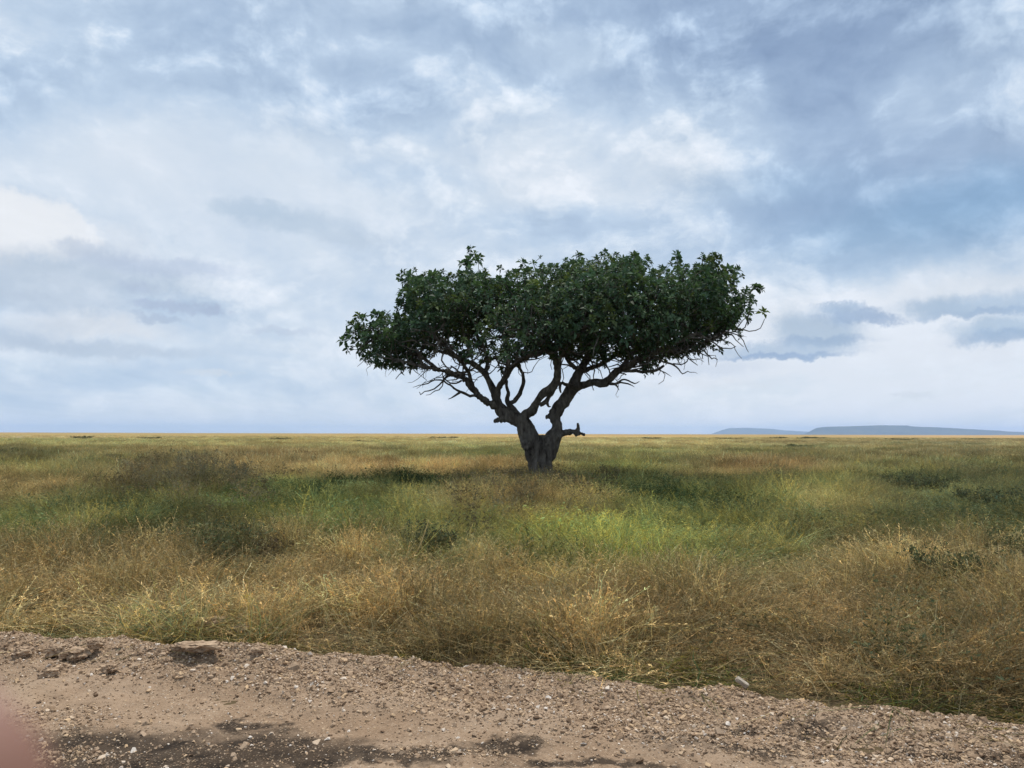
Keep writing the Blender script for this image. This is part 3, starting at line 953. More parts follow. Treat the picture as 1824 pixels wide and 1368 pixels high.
    rad = np.clip(0.0085 * np.maximum(cnt, 1) ** 0.42, 0, 0.055)
    tb = []
    for k, ch in enumerate(chains):
        r = [min(rad[c], rad[ch[1]] * 1.15) for c in ch]
        tb.append(tube(NP[ch], r, 5, 0.2, k, False))
    # tangle of thin wood filling the underside of the crown
    for k in range(520):
        j = rg.integers(0, len(nodes))
        a = nodes[j]
        qx, qy = project(a[None])
        if qy[0] < 575 or qy[0] > 668:
            continue
        out = (a - hub) * np.array([1, 1, .3]) + rg.normal(size=3) * 2.0
        out[2] = abs(out[2]) * .6
        out /= np.linalg.norm(out) + 1e-6
        pts = [a]
        for s in range(rg.integers(5, 10)):
            out = out + rg.normal(size=3) * 0.42
            out[2] += .04
            out /= np.linalg.norm(out)
            pts.append(pts[-1] + out * rg.uniform(0.14, 0.26))
        r0 = rg.uniform(.016, .042)
        tb.append(tube(np.array(pts), np.linspace(r0, r0 * .35, len(pts)), 5, 0.3, k, False))
    # bare spidery twigs below the skirt of the crown
    for k in range(110):
        j = rg.integers(0, len(nodes))
        a = nodes[j]
        qx, qy = project(a[None])
        if qy[0] < 590 or (880 < qx[0] < 1060 and rg.random() < .75):
            continue
        out = (a - hub) * np.array([1, 1, 0])
        out /= np.linalg.norm(out) + 1e-6
        pts = [a]
        for s in range(rg.integers(4, 8)):
            out = out + rg.normal(size=3) * 0.55 * np.array([1, 1, 0.8])
            out /= np.linalg.norm(out)
            pts.append(pts[-1] + out * rg.uniform(0.10, 0.19) + np.array([0, 0, -0.01]))
        tb.append(tube(np.array(pts), np.linspace(0.016, 0.005, len(pts)), 5, 0.2, k, False))
    for x0, x1, yb, num in ((650, 745, 650, 14), (745, 800, 657, 5), (1180, 1250, 636, 7), (1255, 1325, 600, 2)):
        for k in range(num):
            a = np.array(P(rg.uniform(x0, x1), yb - rg.uniform(0, 10), TREE_Y + rg.uniform(-1.2, 1.2)))
            out = np.array([np.sign(a[0] - hub[0]) * 0.7, rg.normal() * .4, rg.uniform(-.9, -.1)])
            pts = [a]
            for s in range(5):
                out = out / np.linalg.norm(out) + rg.normal(size=3) * 0.55
                out[2] -= 0.05
                out /= np.linalg.norm(out)
                pts.append(pts[-1] + out * rg.uniform(0.07, 0.15))
            tb.append(tube(np.array(pts), np.linspace(0.013, 0.004, len(pts)), 5, 0.2, k, False))
    v, q, t = join_tubes(tb)
    tw = obj('twigs', mesh_np('twigs', v - base, [q], None, True), MAT_BARK, root)
    tag(tw, kind='stuff')
    # --- leaves
    var = [leaf_rosette(rg, 0.235) for _ in range(24)]
    V, T, C, o = [], [], [], 0
    for i, p in enumerate(tips):
        for rep in range(1):
            v, t, c = var[rg.integers(0, 24)]
            axis = (p - hub) / np.linalg.norm(p - hub) * 0.75 + np.array([0, 0, 0.7]) + rg.normal(size=3) * 0.35
            Rm = np.array(Vector(axis).to_track_quat('Z', 'Y').to_matrix() @ Matrix.Rotation(rg.uniform(0, 6.28), 3, 'Z'))
            sc = rg.uniform(0.6, 1.35)
            V.append((v * sc) @ Rm.T + p)
            T.append(t + o)
            hue = rg.uniform(0.75, 1.3)
            warm = rg.uniform(-.12, .25) if rg.random() < .9 else 0.8
            cc = c * hue
            C.append(np.stack([cc * (1 + warm), cc * (1 + warm * .45), cc * (1 - warm * .2), np.ones_like(cc)], 1))
            o += len(v)
    cr = obj('crown', mesh_np('crown', np.concatenate(V) - base, [np.concatenate(T)], {'bc': ('FLOAT_COLOR', np.concatenate(C))}), MAT_LEAF, root)
    tag(cr, kind='stuff')
    # --- hanging sausage fruits
    m, b, out = material('fruit_skin')
    n = b.noise(b.n('ShaderNodeTexCoord').outputs['Object'], 18.0, 5.0, 0.6)
    principled(b, out, b.mix(n, (0.10, 0.085, 0.06), (0.19, 0.165, 0.12)), 0.85, 0.2, n, 0.4, 0.01)
    for k, (fx, fy, ln, rr, dy) in enumerate([(1181, 612, 24, 3.7, -2.6), (1130, 594, 17, 2.7, -3.0), (1142, 606, 12, 2.4, -2.4), (838, 628, 15, 2.8, -2.0), (1216, 590, 13, 2.3, -2.2), (873, 640, 14, 2.5, -1.2)]):
        top = P(fx, fy - ln / 2, TREE_Y + dy)
        l = ln * PXM
        zz = np.array([0.5, 0.12, 0, -.02, -.10, -.30, -.55, -.8, -.94, -1.0]) * l
        r = np.array([.10, .10, .10, .45, .82, 1.0, 1.04, .92, .55, .05]) * rr * PXM
        pts = np.stack([top.x + 0.03 * np.sin(zz * 4), np.full(10, top.y), top.z + zz], 1) - base
        v, q, t = tube(pts, r, 10, 0.08, k)
        obj('fruit', mesh_np('fruit', v, [q, t], None, True), m, root)


build_tree()

# ------------------------------------------------------------------ grass and weeds
class Plant:
    """collects ribbons and small leaves"""
    def __init__(self, seed):
        self.V, self.Q, self.T, self.C, self.o = [], [], [], [], 0
        self.r = np.random.default_rng(seed)
    def ribbon(self, pts, w0, w1, c):
        pts = np.asarray(pts)
        n = len(pts)
        a = self.r.uniform(0, math.pi)
        side = np.array([math.cos(a), math.sin(a), 0])
        w = np.linspace(w0, w1, n)[:, None] * 0.5
        self.V.append(np.stack([pts - side * w, pts + side * w], 1).reshape(-1, 3))
        k = np.arange(n - 1) * 2 + self.o
        self.Q.append(np.stack([k, k + 1, k + 3, k + 2], 1))
        self.C.append(np.tile(np.append(c, 1.0), (2 * n, 1)))
        self.o += 2 * n
    def leaf(self, p, d, l, w, c):
        d = np.asarray(d) / (np.linalg.norm(d) + 1e-9)
        s = np.cross(d, self.r.normal(size=3))
        s /= np.linalg.norm(s) + 1e-9
        self.V.append(np.array([p, p + d * l * .5 + s * w * .5, p + d * l, p + d * l * .5 - s * w * .5]))
        self.Q.append(np.array([[0, 1, 2, 3]]) + self.o)
        self.C.append(np.tile(np.append(c, 1.0), (4, 1)))
        self.o += 4
    def stem(self, base, az_, lean, h, droop, n=5, kink=0.03):
        d = np.array([math.cos(az_), math.sin(az_), 0])
        s = np.linspace(0, 1, n)
        pts = base + d * (lean * s + droop * s ** 2.5)[:, None] * h + np.array([0, 0, 1.0]) * (h * (s - 0.35 * droop * s ** 2.5))[:, None]
        pts[1:] += self.r.normal(size=(n - 1, 3)) * kink * h * s[1:, None]
        return pts
    def mesh(self, name):
        return mesh_np(name, np.concatenate(self.V), [np.concatenate(self.Q)], {'bc': ('FLOAT_COLOR', np.concatenate(self.C))})


def var_col(r, spread=0.3, warm=0.0):
    k = max(0.3, 1 + r.normal() * spread)
    w = r.normal() * 0.10 + warm
    return np.array([k * (1 + w), k, k * (1 - w * 0.8)])


def dry_tuft(seed, stems=32, blades=18, w=1.0, rad=0.12, seeds=8):
    p = Plant(seed)
    r = p.r
    lean_az = r.uniform(0, 6.28)
    for k in range(stems):
        b0 = np.append(r.normal(size=2) * rad, 0)
        h = r.uniform(0.5, 1.0)
        az_ = lean_az + r.normal() * 1.2
        pts = p.stem(b0, az_, r.uniform(0.02, .34), h, r.uniform(0, .75) ** 1.6 * (2.2 if r.random() < .10 else 1), 6, .025)
        c = var_col(r, 0.1) * math.exp(r.normal() * (.34 if w < 2 else .22))
        p.ribbon(pts, 0.005 * w, 0.0028 * w, c)
        c2 = c * np.array([1.02, 0.99, 0.95]) * r.uniform(0.9, 1.5 if w < 2 else 1.15)
        for s in range(seeds):
            u = r.uniform(0.62, 1.0) * 5
            i = min(int(u), 4)
            q = pts[i] + (pts[i + 1] - pts[i]) * (u - i)
            p.leaf(q, r.normal(size=3) * .7 + (pts[i + 1] - pts[i]) * 8, r.uniform(.02, .055), 0.0075 * w, c2)
    for k in range(blades):
        b0 = np.append(r.normal(size=2) * rad, 0)
        pts = p.stem(b0, r.uniform(0, 6.28), r.uniform(0.1, .7), r.uniform(0.25, .7), r.uniform(.1, 1.0), 5, 0.04)
        p.ribbon(pts, 0.010 * w, 0.002 * w, var_col(r, 0.1) * math.exp(r.normal() * .45))
    return p.mesh('dry_tuft')


def green_tuft(seed, blades=52, w=1.0, rad=0.12):
    p = Plant(seed)
    r = p.r
    for k in range(blades):
        b0 = np.append(r.normal(size=2) * rad, 0)
        pts = p.stem(b0, r.uniform(0, 6.28), r.uniform(0.05, .6), r.uniform(0.35, 1.0), r.uniform(.0, .9), 5, 0.03)
        p.ribbon(pts, 0.0125 * w, 0.002 * w, var_col(r, 0.1, 0.0 if r.random() < .8 else 0.4) * math.exp(r.normal() * .35))
    for k in range(6):
        b0 = np.append(r.normal(size=2) * rad, 0)
        pts = p.stem(b0, r.uniform(0, 6.28), r.uniform(0.02, .3), r.uniform(0.8, 1.25), r.uniform(0, .3), 4)
        c = var_col(r, 0.2, 0.35) * (1.5 if w < 2 else 1.1)
        p.ribbon(pts, 0.005 * w, 0.003 * w, c)
        for s in range(7):
            p.leaf(pts[2] + (pts[3] - pts[2]) * r.random(), r.normal(size=3) + [0, 0, .6], .05, .010 * w, c)
    return p.mesh('green_tuft')


def herb_tuft(seed, stems=16, leaves=13, w=1.0, rad=0.17):
    p = Plant(seed)
    r = p.r
    for k in range(stems):
        b0 = np.append(r.normal(size=2) * rad, 0)
        pts = p.stem(b0, r.uniform(0, 6.28), r.uniform(0.05, .45), r.uniform(.45, 1.0), r.uniform(0, .3), 5, .05)
        p.ribbon(pts, .006 * w, .003 * w, var_col(r, .2, .25) * .8)
        for s in range(leaves):
            u = r.uniform(0.25, 1.0) * 4
            i = min(int(u), 3)
            q = pts[i] + (pts[i + 1] - pts[i]) * (u - i)
            p.leaf(q, r.normal(size=3) + [0, 0, .5], r.uniform(.04, .10), r.uniform(.016, .03) * w, var_col(r, .25))
    return p.mesh('herb_tuft')


def dead_weed(seed, stems=9, w=1.0, rad=0.15):
    """tall dry weeds with knobbly seed heads on branched stalks"""
    p = Plant(seed)
    r = p.r
    for k in range(stems):
        b0 = np.append(r.normal(size=2) * rad, 0)
        pts = p.stem(b0, r.uniform(0, 6.28), r.uniform(0.05, .4), r.uniform(.6, 1.0), r.uniform(0, .2), 5, .04)
        c = var_col(r, .2)
        p.ribbon(pts, .008 * w, .004 * w, c)
        for s in range(6):
            u = r.uniform(0.45, 1.0) * 4
            i = min(int(u), 3)
            q = pts[i] + (pts[i + 1] - pts[i]) * (u - i)
            d = r.normal(size=3) * .6 + [0, 0, .8]
            e = q + d / np.linalg.norm(d) * r.uniform(.06, .18)
            p.ribbon([q, e], .004 * w, .003 * w, c)
            for g in range(5):
                p.leaf(e + r.normal(size=3) * .008, r.normal(size=3) + [0, 0, .4], .035, .022 * w, c * r.uniform(.5, .9))
    return p.mesh('dead_weed')


lib = bpy.data.collections.new('tuft_library')
KINDS = {}
def add_kind(key, meshes):
    first = len(lib.objects)
    for me in meshes:
        o = bpy.data.objects.new('tuft_%03d' % len(lib.objects), me)
        me.materials.append(MAT_GRASS)
        lib.objects.link(o)
    KINDS[key] = (first, len(meshes))


add_kind('dry', [dry_tuft(100 + k) for k in range(10)])
add_kind('green', [green_tuft(200 + k) for k in range(7)])
add_kind('herb', [herb_tuft(300 + k) for k in range(5)])
add_kind('weed', [dead_weed(400 + k) for k in range(4)])
add_kind('dry_far', [dry_tuft(500 + k, 34, 22, 3.0, .26, 5) for k in range(5)])
add_kind('green_far', [green_tuft(600 + k, 60, 2.6, .26) for k in range(5)])
add_kind('herb_far', [herb_tuft(700 + k, 22, 9, 2.2, .26) for k in range(5)])


def scatter_tree(name, coll):
    ng = bpy.data.node_groups.new(name, 'GeometryNodeTree')
    ng.interface.new_socket('Geometry', in_out='INPUT', socket_type='NodeSocketGeometry')
    ng.interface.new_socket('Geometry', in_out='OUTPUT', socket_type='NodeSocketGeometry')
    N, L = ng.nodes, ng.links
    gi, go = N.new('NodeGroupInput'), N.new('NodeGroupOutput')
    ci = N.new('GeometryNodeCollectionInfo')
    ci.inputs['Collection'].default_value = coll
    ci.inputs['Separate Children'].default_value = True
    ci.inputs['Reset Children'].default_value = True
    ip = N.new('GeometryNodeInstanceOnPoints')
    ip.inputs['Pick Instance'].default_value = True
    for attr, typ, sock in (('idx', 'INT', 'Instance Index'), ('rot', 'FLOAT_VECTOR', 'Rotation'), ('scl', 'FLOAT_VECTOR', 'Scale')):
        na = N.new('GeometryNodeInputNamedAttribute')
        na.data_type = typ
        na.inputs[0].default_value = attr
        L.new([o for o in na.outputs if o.enabled and o.name == 'Attribute'][0], ip.inputs[sock])
    L.new(gi.outputs[0], ip.inputs['Points'])
    L.new(ci.outputs[0], ip.inputs['Instance'])
    L.new(ip.outputs[0], go.inputs[0])
    return ng


def scatter(name, coll, pos, idx, rot, scl, tint=None):
    me = bpy.data.meshes.new(name)
    me.vertices.add(len(pos))
    me.vertices.foreach_set('co', np.asarray(pos, np.float32).ravel())
    for nm, kind, data in (('idx', 'INT', idx), ('rot', 'FLOAT_VECTOR', rot), ('scl', 'FLOAT_VECTOR', scl), ('tint', 'FLOAT_COLOR', tint)):
        if data is None:
            continue
        at = me.attributes.new(nm, kind, 'POINT')
        at.data.foreach_set({'INT': 'value', 'FLOAT_VECTOR': 'vector', 'FLOAT_COLOR': 'color'}[kind], np.asarray(data, np.int32 if kind == 'INT' else np.float32).ravel())
    o = obj(name, me)
    md = o.modifiers.new('scatter', 'NODES')
    md.node_group = scatter_tree(name + '_nodes', coll)
    return o


def sstep(a, b_, x):
    t = np.clip((x - a) / (b_ - a), 0, 1)
    return t * t * (3 - 2 * t)


def on_road(x, y):
    x = np.asarray(x, float)
    return road_height(x, road_edge(x) + edge_wobble(x) - np.asarray(y, float))


def build_grass():
    rg = np.random.default_rng(5)
    XS, YS = [], []
    for y0, y1, dens in ((1.5, 9.5, 26), (9.5, 16, 20), (16, 26, 14), (26, 48, 8), (48, 90, 3.2), (90, 190, 0.85), (190, 420, 0.16)):
        wmax = 0.72 * y1 + 5
        n = int((y1 - y0) * 2 * wmax * dens)
        x = rg.uniform(-wmax, wmax, n)
        y = rg.uniform(y0, y1, n)
        k = np.abs(x) < 0.72 * y + 5
        XS.append(x[k])
        YS.append(y[k])
    x, y = np.concatenate(XS), np.concatenate(YS)
    e = road_edge(x) + edge_wobble(x)
    k = y > e + 0.02 + (fbm(x * 3, y * 3, 66, 2) - .6) * .35 + rg.random(len(x)) ** 2 * 0.10 - (rg.random(len(x)) < .03) * .35
    # trodden gaps beside the road
    gap = (((x + 1.35) / 0.55) ** 2 + ((y - 7.15) / 0.30) ** 2 < 1) | (((x - .15) / 0.9) ** 2 + ((y - 6.60) / 0.12) ** 2 < 1)
    k &= ~(gap & (rg.random(len(x)) < .62))
    x, y = x[k], y[k]
    e = e[k]
    n = len(x)
    c = plain_colour(x, y)
    # patchiness: every clump of plants has its own height, tone and kind
    n1 = fbm(x * .35, y * .35, 12, 4) - .5
    n2 = fbm(x * .9 + 40, y * .9, 23, 3) - .5
    n3 = fbm(x * .05, y * .03 + 9, 31, 4) - .5
    far = sstep(40, 100, y)
    cs = np.where(y < 14, .55, np.where(y < 30, .9, np.where(y < 60, 1.6, 3.2)))
    wx = x + (fbm(x * 1.3 / cs, y * 1.3 / cs, 61, 2) - .5) * 1.6 * cs
    wy = y + (fbm(x * 1.3 / cs + 50, y * 1.3 / cs, 62, 2) - .5) * 1.6 * cs
    ci, cj = np.floor(wx / cs).astype(np.int64), np.floor(wy / cs / np.where(y > 30, 1.6, 1.0)).astype(np.int64)
    r1, r2, r3, r4 = (_hash(ci, cj, q) for q in (1, 2, 3, 4))
    lumc = c @ np.array([.3, .55, .15])
    c = c * 0.70 + lumc[:, None] * np.array([.31, .30, .25])
    c = c * (np.exp((r1 - .5) * .85) * (1 + 0.7 * n1 + 0.4 * n2) * np.exp(rg.normal(size=n) * .18))[:, None]
    warm = (r2 - .5) * .20 + .15 * n2 + .5 * n3 * far
    c[:, 0] *= 1 + warm
    c[:, 2] *= 1 - .8 * warm
    green = sstep(-0.032, 0.022, (c[:, 1] - c[:, 0]) + 0.045 * n2)
    dark = sstep(0.105, 0.055, c[:, 1])
    edge = y - e
    verge = np.exp(-np.maximum(edge - 0.05, 0) / 0.20)       # short green growth along the gravel
    u = np.where(rg.random(n) < .7, r3, rg.random(n))
    kind = np.where(u < green, np.where(np.where(rg.random(n) < .7, r4, rg.random(n)) < 0.22 + 0.5 * dark, 2, 1), 0)
    kind = np.where(rg.random(n) < verge * 0.75, 1, kind)
    px, py = project(np.stack([x, y, np.full(n, .4)], 1))
    mound = np.exp(-((px - 945) / 110) ** 2 - ((py - 880) / 34) ** 2)
    weedy = .6 * np.exp(-((px - 350) / 110) ** 2 - ((py - 845) / 28) ** 2) + 0.25 * mound
    # leafy herbs either side of the trunk, darkened to deepen the tree's shadow
    shade_bed = np.maximum(sstep(1.3, .7, np.hypot((px - 715) / 150, (py - 852) / 17)), sstep(1.3, .7, np.hypot((px - 1190) / 130, (py - 876) / 24)))
    shade_bed = np.maximum(shade_bed, .7 * sstep(1.3, .7, np.hypot((px - 520) / 110, (py - 868) / 20))) * sstep(.35, .55, fbm(x * .7, y * .7, 88, 3))
    in_shade_bed = rg.random(n) < shade_bed
    kind = np.where(in_shade_bed, 2, kind)
    foot0 = np.exp(-((x - P(966, 860, 30).x) / 1.7) ** 2 - ((y - 27.0) / 2.2) ** 2)
    kind = np.where((rg.random(n) < 0.45 * weedy + .38 * foot0) & (y < 60), 3, kind)
    h = np.where(kind == 0, 0.50, np.where(kind == 1, 0.40, np.where(kind == 2, 0.38, 0.8)))
    h = h * (1 + 1.5 * (fbm(x * .6, y * .6, 55, 3) - .5)) * np.exp(rg.normal(size=n) * .18 + (_hash(ci, cj, 9) - .5) * .8)
    h = np.minimum(h * (1 + 0.30 * mound), 0.92)
    foot = np.exp(-((x - P(966, 860, 30).x) / 1.5) ** 2 - ((y - 27.4) / 1.9) ** 2)
    h = h * (1 - foot) + foot * np.where(kind == 3, rg.uniform(.3, 1.0, n), np.clip(h * .7, .16, .42))
    h = h * np.where((kind == 0) & (y < 15), .84, 1.0)
    h = np.where(edge < 0.5, h * (0.40 + 1.0 * np.clip(edge, 0, .6)), h)
    h = np.where((kind == 1) & (verge > .3), h * .75, h)
    h = h * (1 - 0.12 * far)
    gold = np.exp(-((px - 620) / 110) ** 2 - ((py - 965) / 26) ** 2)
    h = h * (1 + 0.35 * gold)
    isfar = y > 40 + rg.normal(size=n) * 5
    first = np.array([[KINDS[a][0] for a in ('dry', 'green', 'herb', 'weed')], [KINDS[a][0] for a in ('dry_far', 'green_far', 'herb_far', 'weed')]])
    num = np.array([[KINDS[a][1] for a in ('dry', 'green', 'herb', 'weed')], [KINDS[a][1] for a in ('dry_far', 'green_far', 'herb_far', 'weed')]])
    fi = isfar.astype(int)
    idx = first[fi, kind] + (rg.random(n) * num[fi, kind]).astype(int)
    wide = np.where(isfar, 1.0 + np.clip((y - 60) / 120, 0, 1.3), 1.0) * rg.uniform(.85, 1.25, n)
    scl = np.stack([wide, wide, h], 1)
    rot = np.stack([rg.normal(size=n) * .08, rg.normal(size=n) * .08, rg.uniform(0, 6.28, n)], 1)
    tint = c * ALB * np.where(kind == 0, 1.15, 1.0)[:, None]
    tl = tint @ np.array([.3, .55, .15])
    tint = np.where((kind == 0)[:, None], .5 * tint + .5 * tl[:, None] * np.array([1.30, 1.02, .55]) * np.where(y < 14, 1.34, 1.0)[:, None], np.stack([np.minimum(tint[:, 0], tint[:, 1] * .96), tint[:, 1] * 1.08, tint[:, 2]], 1) * .82 + tl[:, None] * np.array([.27, .29, .20]))
    tint[:, 0] = np.minimum(tint[:, 0], tint[:, 1] * 1.5)
    tint = np.where((kind == 3)[:, None], np.array([0.20, 0.165, 0.105]) * np.exp(rg.normal(size=(n, 1)) * .3), tint)
    tint = np.where(((kind == 1) & (verge > .35))[:, None], np.array([0.085, 0.10, 0.035]) * (1 + .6 * n1)[:, None], tint)
    tint = np.where((in_shade_bed & (kind == 2))[:, None], np.array([.055, .080, .038]) * np.exp(rg.normal(size=(n, 1)) * .25), tint)  # herb green kept dark, painted shade under the crown
    tint = tint * (1 + .16 * sstep(13, 20, y) * (~in_shade_bed))[:, None]
    tint = np.clip(tint, 0.012, 0.6)
    pos = np.stack([x, y, np.where(edge < .05, np.maximum(on_road(x, y), 0), ground_h(x, y)) - 0.02], 1)
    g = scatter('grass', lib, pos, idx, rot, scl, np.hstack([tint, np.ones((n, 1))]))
    tag(g, 'dry tan and green savanna grass covering the plain behind the gravel road', 'grass', kind='stuff')
    print('grass tufts', n)


build_grass()

# ------------------------------------------------------------------ shrubs
def twiggy_shrub(seed, w, h, leaves, leaf_l, stems, c_leaf=1.0):
    r = np.random.default_rng(seed)
    st, lf = Plant(seed + 1), Plant(seed + 2)
    for k in range(stems):
        a = r.uniform(0, 6.28)
        b0 = np.array([math.cos(a), math.sin(a), 0]) * r.random() * w * .25
        pts = st.stem(b0, a, r.uniform(.1, 1.0) * w / h, h * r.uniform(.55, 1.05), r.uniform(0, .25), 5, .06)
        st.ribbon(pts, .012, .004, var_col(r, .2))
        for s in range(4):
            u = r.uniform(.3, 1) * 4
            i = min(int(u), 3)
            q = pts[i] + (pts[i + 1] - pts[i]) * (u - i)
            d = r.normal(size=3) + [0, 0, .7]
            d *= r.uniform(.12, .3) * h / np.linalg.norm(d)
            st.ribbon([q, q + d * .6 + r.normal(size=3) * .01, q + d], .006, .003, var_col(r, .2))
            for g in range(leaves // (stems * 4) + 1):
                lf.leaf(q + d * r.random() + r.normal(size=3) * .02, r.normal(size=3) + [0, 0, .4], leaf_l * r.uniform(.6, 1.3), leaf_l * .42, var_col(r, .28) * c_leaf)
    return st.mesh('stems'), lf.mesh('foliage')


def shrub(name, label, cat, px, py, w, h, mat_leaf, mat_stem, seed, leaves=1400, leaf_l=.05, stems=40, group=None, z=0.0, meshes=None):
    p = G(px, py, z)
    root = obj(name, None, loc=(p.x, p.y, float(ground_h(np.array([p.x]), np.array([p.y]))[0]) - .02))
    root.rotation_euler.z = seed * 1.7
    tag(root, label, cat, group)
    a, b_ = meshes or twiggy_shrub(seed, w, h, leaves, leaf_l, stems)
    obj('stems', a, mat_stem, root)
    obj('foliage', b_, mat_leaf, root)
    return root


shrub('grey_green_shrub', 'rounded grey-green shrub in dry grass left of the tall green growth', 'shrub', 768, 1012, .36, .62, MAT_SHRUB_GREY, MAT_SHRUB_DRY, 11, 3600, .05, 70)
shrub('dark_shrub', 'wide dark twiggy shrub in the grass at left, in front of the green belt', 'shrub', 405, 1000, .75, .62, MAT_SHRUB_GREEN, MAT_SHRUB_DRY, 12, 2600, .045, 95)
shrub('dark_shrub', 'smaller dark twiggy shrub at the right end of the wide dark shrub', 'shrub', 480, 1008, .40, .5, MAT_SHRUB_DRY, MAT_SHRUB_DRY, 13, 900, .04, 60)
shrub('dark_shrub', 'low dark shrub at left, left neighbour of the wide dark shrub', 'shrub', 285, 990, .42, .45, MAT_SHRUB_DRY, MAT_SHRUB_DRY, 14, 900, .04, 60)
shrub('green_shrub', 'low dark green shrub standing in dry grass near the right edge', 'shrub', 1690, 1055, .62, .55, MAT_SHRUB_GREEN, MAT_SHRUB_DRY, 15, 3400, .05, 80)
shrub('green_shrub', 'dark olive shrub in the dry grass at the right picture edge', 'shrub', 1812, 1010, .5, .5, MAT_SHRUB_GREEN, MAT_SHRUB_DRY, 16, 2200, .05, 60)
shrub('leafy_weed', 'dark leafy weed patch at the right end of the tree shadow', 'weed', 1300, 930, .7, .5, MAT_SHRUB_GREEN, MAT_SHRUB_DRY, 17, 2600, .06, 60)
shrub('leafy_weed', 'tall leafy weeds growing right at the foot of the tree trunk', 'weed', 990, 872, .6, .6, MAT_WEED, MAT_STRAW, 18, 900, .05, 40)
shrub('tall_weed', 'tall brown seed-headed weeds standing left of the tree, highest of the weeds', 'weed', 352, 880, .9, 1.5, MAT_WEED, MAT_WEED, 19, 1300, .06, 36)
shrub('tall_weed', 'brown seed-headed weeds just right of the highest weeds left of the tree', 'weed', 408, 880, .6, 1.25, MAT_WEED, MAT_WEED, 20, 900, .06, 26)
shrub('tall_weed', 'brown twiggy weeds just left of the highest weeds left of the tree', 'weed', 282, 885, 1.0, 1.15, MAT_WEED, MAT_WEED, 21, 700, .05, 30)
shrub('green_shrub', 'blue-green leafy shrub on the plain right of the tree', 'shrub', 1640, 885, 1.3, .75, MAT_SHRUB_GREY, MAT_SHRUB_DRY, 22, 3000, .07, 70)
shrub('green_shrub', 'blue-green leafy shrub near the right edge, level with the tree', 'shrub', 1775, 920, 1.1, .65, MAT_SHRUB_GREY, MAT_SHRUB_DRY, 23, 3000, .07, 70)

far_sh = [twiggy_shrub(60 + k, 1.0, .8, 2200, .16, 40) for k in range(3)]
FAR = [(22, 812, 2.4, 1.6, 'dark round bush in the mid distance at the left picture edge'), (150, 782.5, 5, 2.2, 'low dark bush near the horizon at far left'),
       (270, 782.6, 6, 1.8, 'low bush near the horizon above the brown weeds'), (500, 783.5, 5, 1.7, 'low bush near the horizon, halfway between left edge and tree'),
       (655, 789, 4, 1.5, 'dark bush near the horizon under the left crown edge'), (790, 781.5, 9, 2.0, 'flat bush on the skyline left of the trunk'),
       (1160, 782.5, 8, 1.7, 'flat bush near the skyline right of the trunk'), (1300, 783, 7, 1.7, 'low bush below the left foot of the farther table mountain'),
       (1385, 782, 6, 2.2, 'small dark bush below the right half of the farther table mountain'), (1445, 782.5, 9, 2.4, 'long dark bush below the left scarp of the nearer table mountain'),
       (1420, 798, 3.4, 1.4, 'nearest of the far bushes right of the tree'), (1600, 785, 9, 1.8, 'long low bush below the middle of the nearer table mountain'),
       (1800, 822, 1.6, 1.0, 'small grey bush in the mid distance at the right picture edge'), (1740, 784, 7, 1.6, 'low bush below the sloping end of the nearer table mountain')]
for k, (px, py, sx, sz, lab) in enumerate(FAR):
    o = shrub('far_bush', lab, 'bush', px, py, 1, 1, MAT_SHRUB_GREY, MAT_SHRUB_DRY, 80 + k, group='bushes scattered over the plain', meshes=far_sh[k % 3])
    o.scale = (sx * .65, sx * .65, sz * .45)

# ------------------------------------------------------------------ stones
def hull_stone(seed, flat=0.7, n=14, angular=1.0):
    r = np.random.default_rng(seed)
    bm = bmesh.new()
    for k in range(n):
        d = r.normal(size=3)
        d /= np.linalg.norm(d)
        d *= r.uniform(0.8, 1.0)
        bm.verts.new((d[0], d[1] * r.uniform(.75, 1), d[2] * flat))
    res = bmesh.ops.convex_hull(bm, input=bm.verts)
    junk = [g for g in res['geom_interior'] if isinstance(g, bmesh.types.BMVert)]
    bmesh.ops.delete(bm, geom=junk, context='VERTS')
    bmesh.ops.recalc_face_normals(bm, faces=bm.faces)
    me = bpy.data.meshes.new('stone')
    bm.to_mesh(me)
    bm.free()
    return me


def clod_mesh(seed, sx, sy, sz, rough=.5, sub=4):
    bm = bmesh.new()
    bmesh.ops.create_icosphere(bm, subdivisions=sub, radius=1)
    co = np.array([v.co for v in bm.verts])
    a = np.array([mnoise.fractal(Vector(p) * 1.5 + Vector((seed * 3.1, 0, 0)), .7, 2.1, 6) for p in co])
    k = 1 + rough * a
    co[:, 2] = np.where(co[:, 2] > 0.35, 0.35 + (co[:, 2] - .35) * .5, co[:, 2])
    co = co * k[:, None] * np.array([sx, sy, sz])
    for v, c in zip(bm.verts, co):
        v.co = c
    me = bpy.data.meshes.new('clod')
    bm.to_mesh(me)
    bm.free()
    return me


stone_lib = bpy.data.collections.new('stone_library')
STONES = [hull_stone(900 + k, random.uniform(.5, .85), random.choice((11, 13, 16))) for k in range(14)]
for k, me in enumerate(STONES):
    me.materials.append(MAT_STONE)
    stone_lib.objects.link(bpy.data.objects.new('pebble_%03d' % k, me))


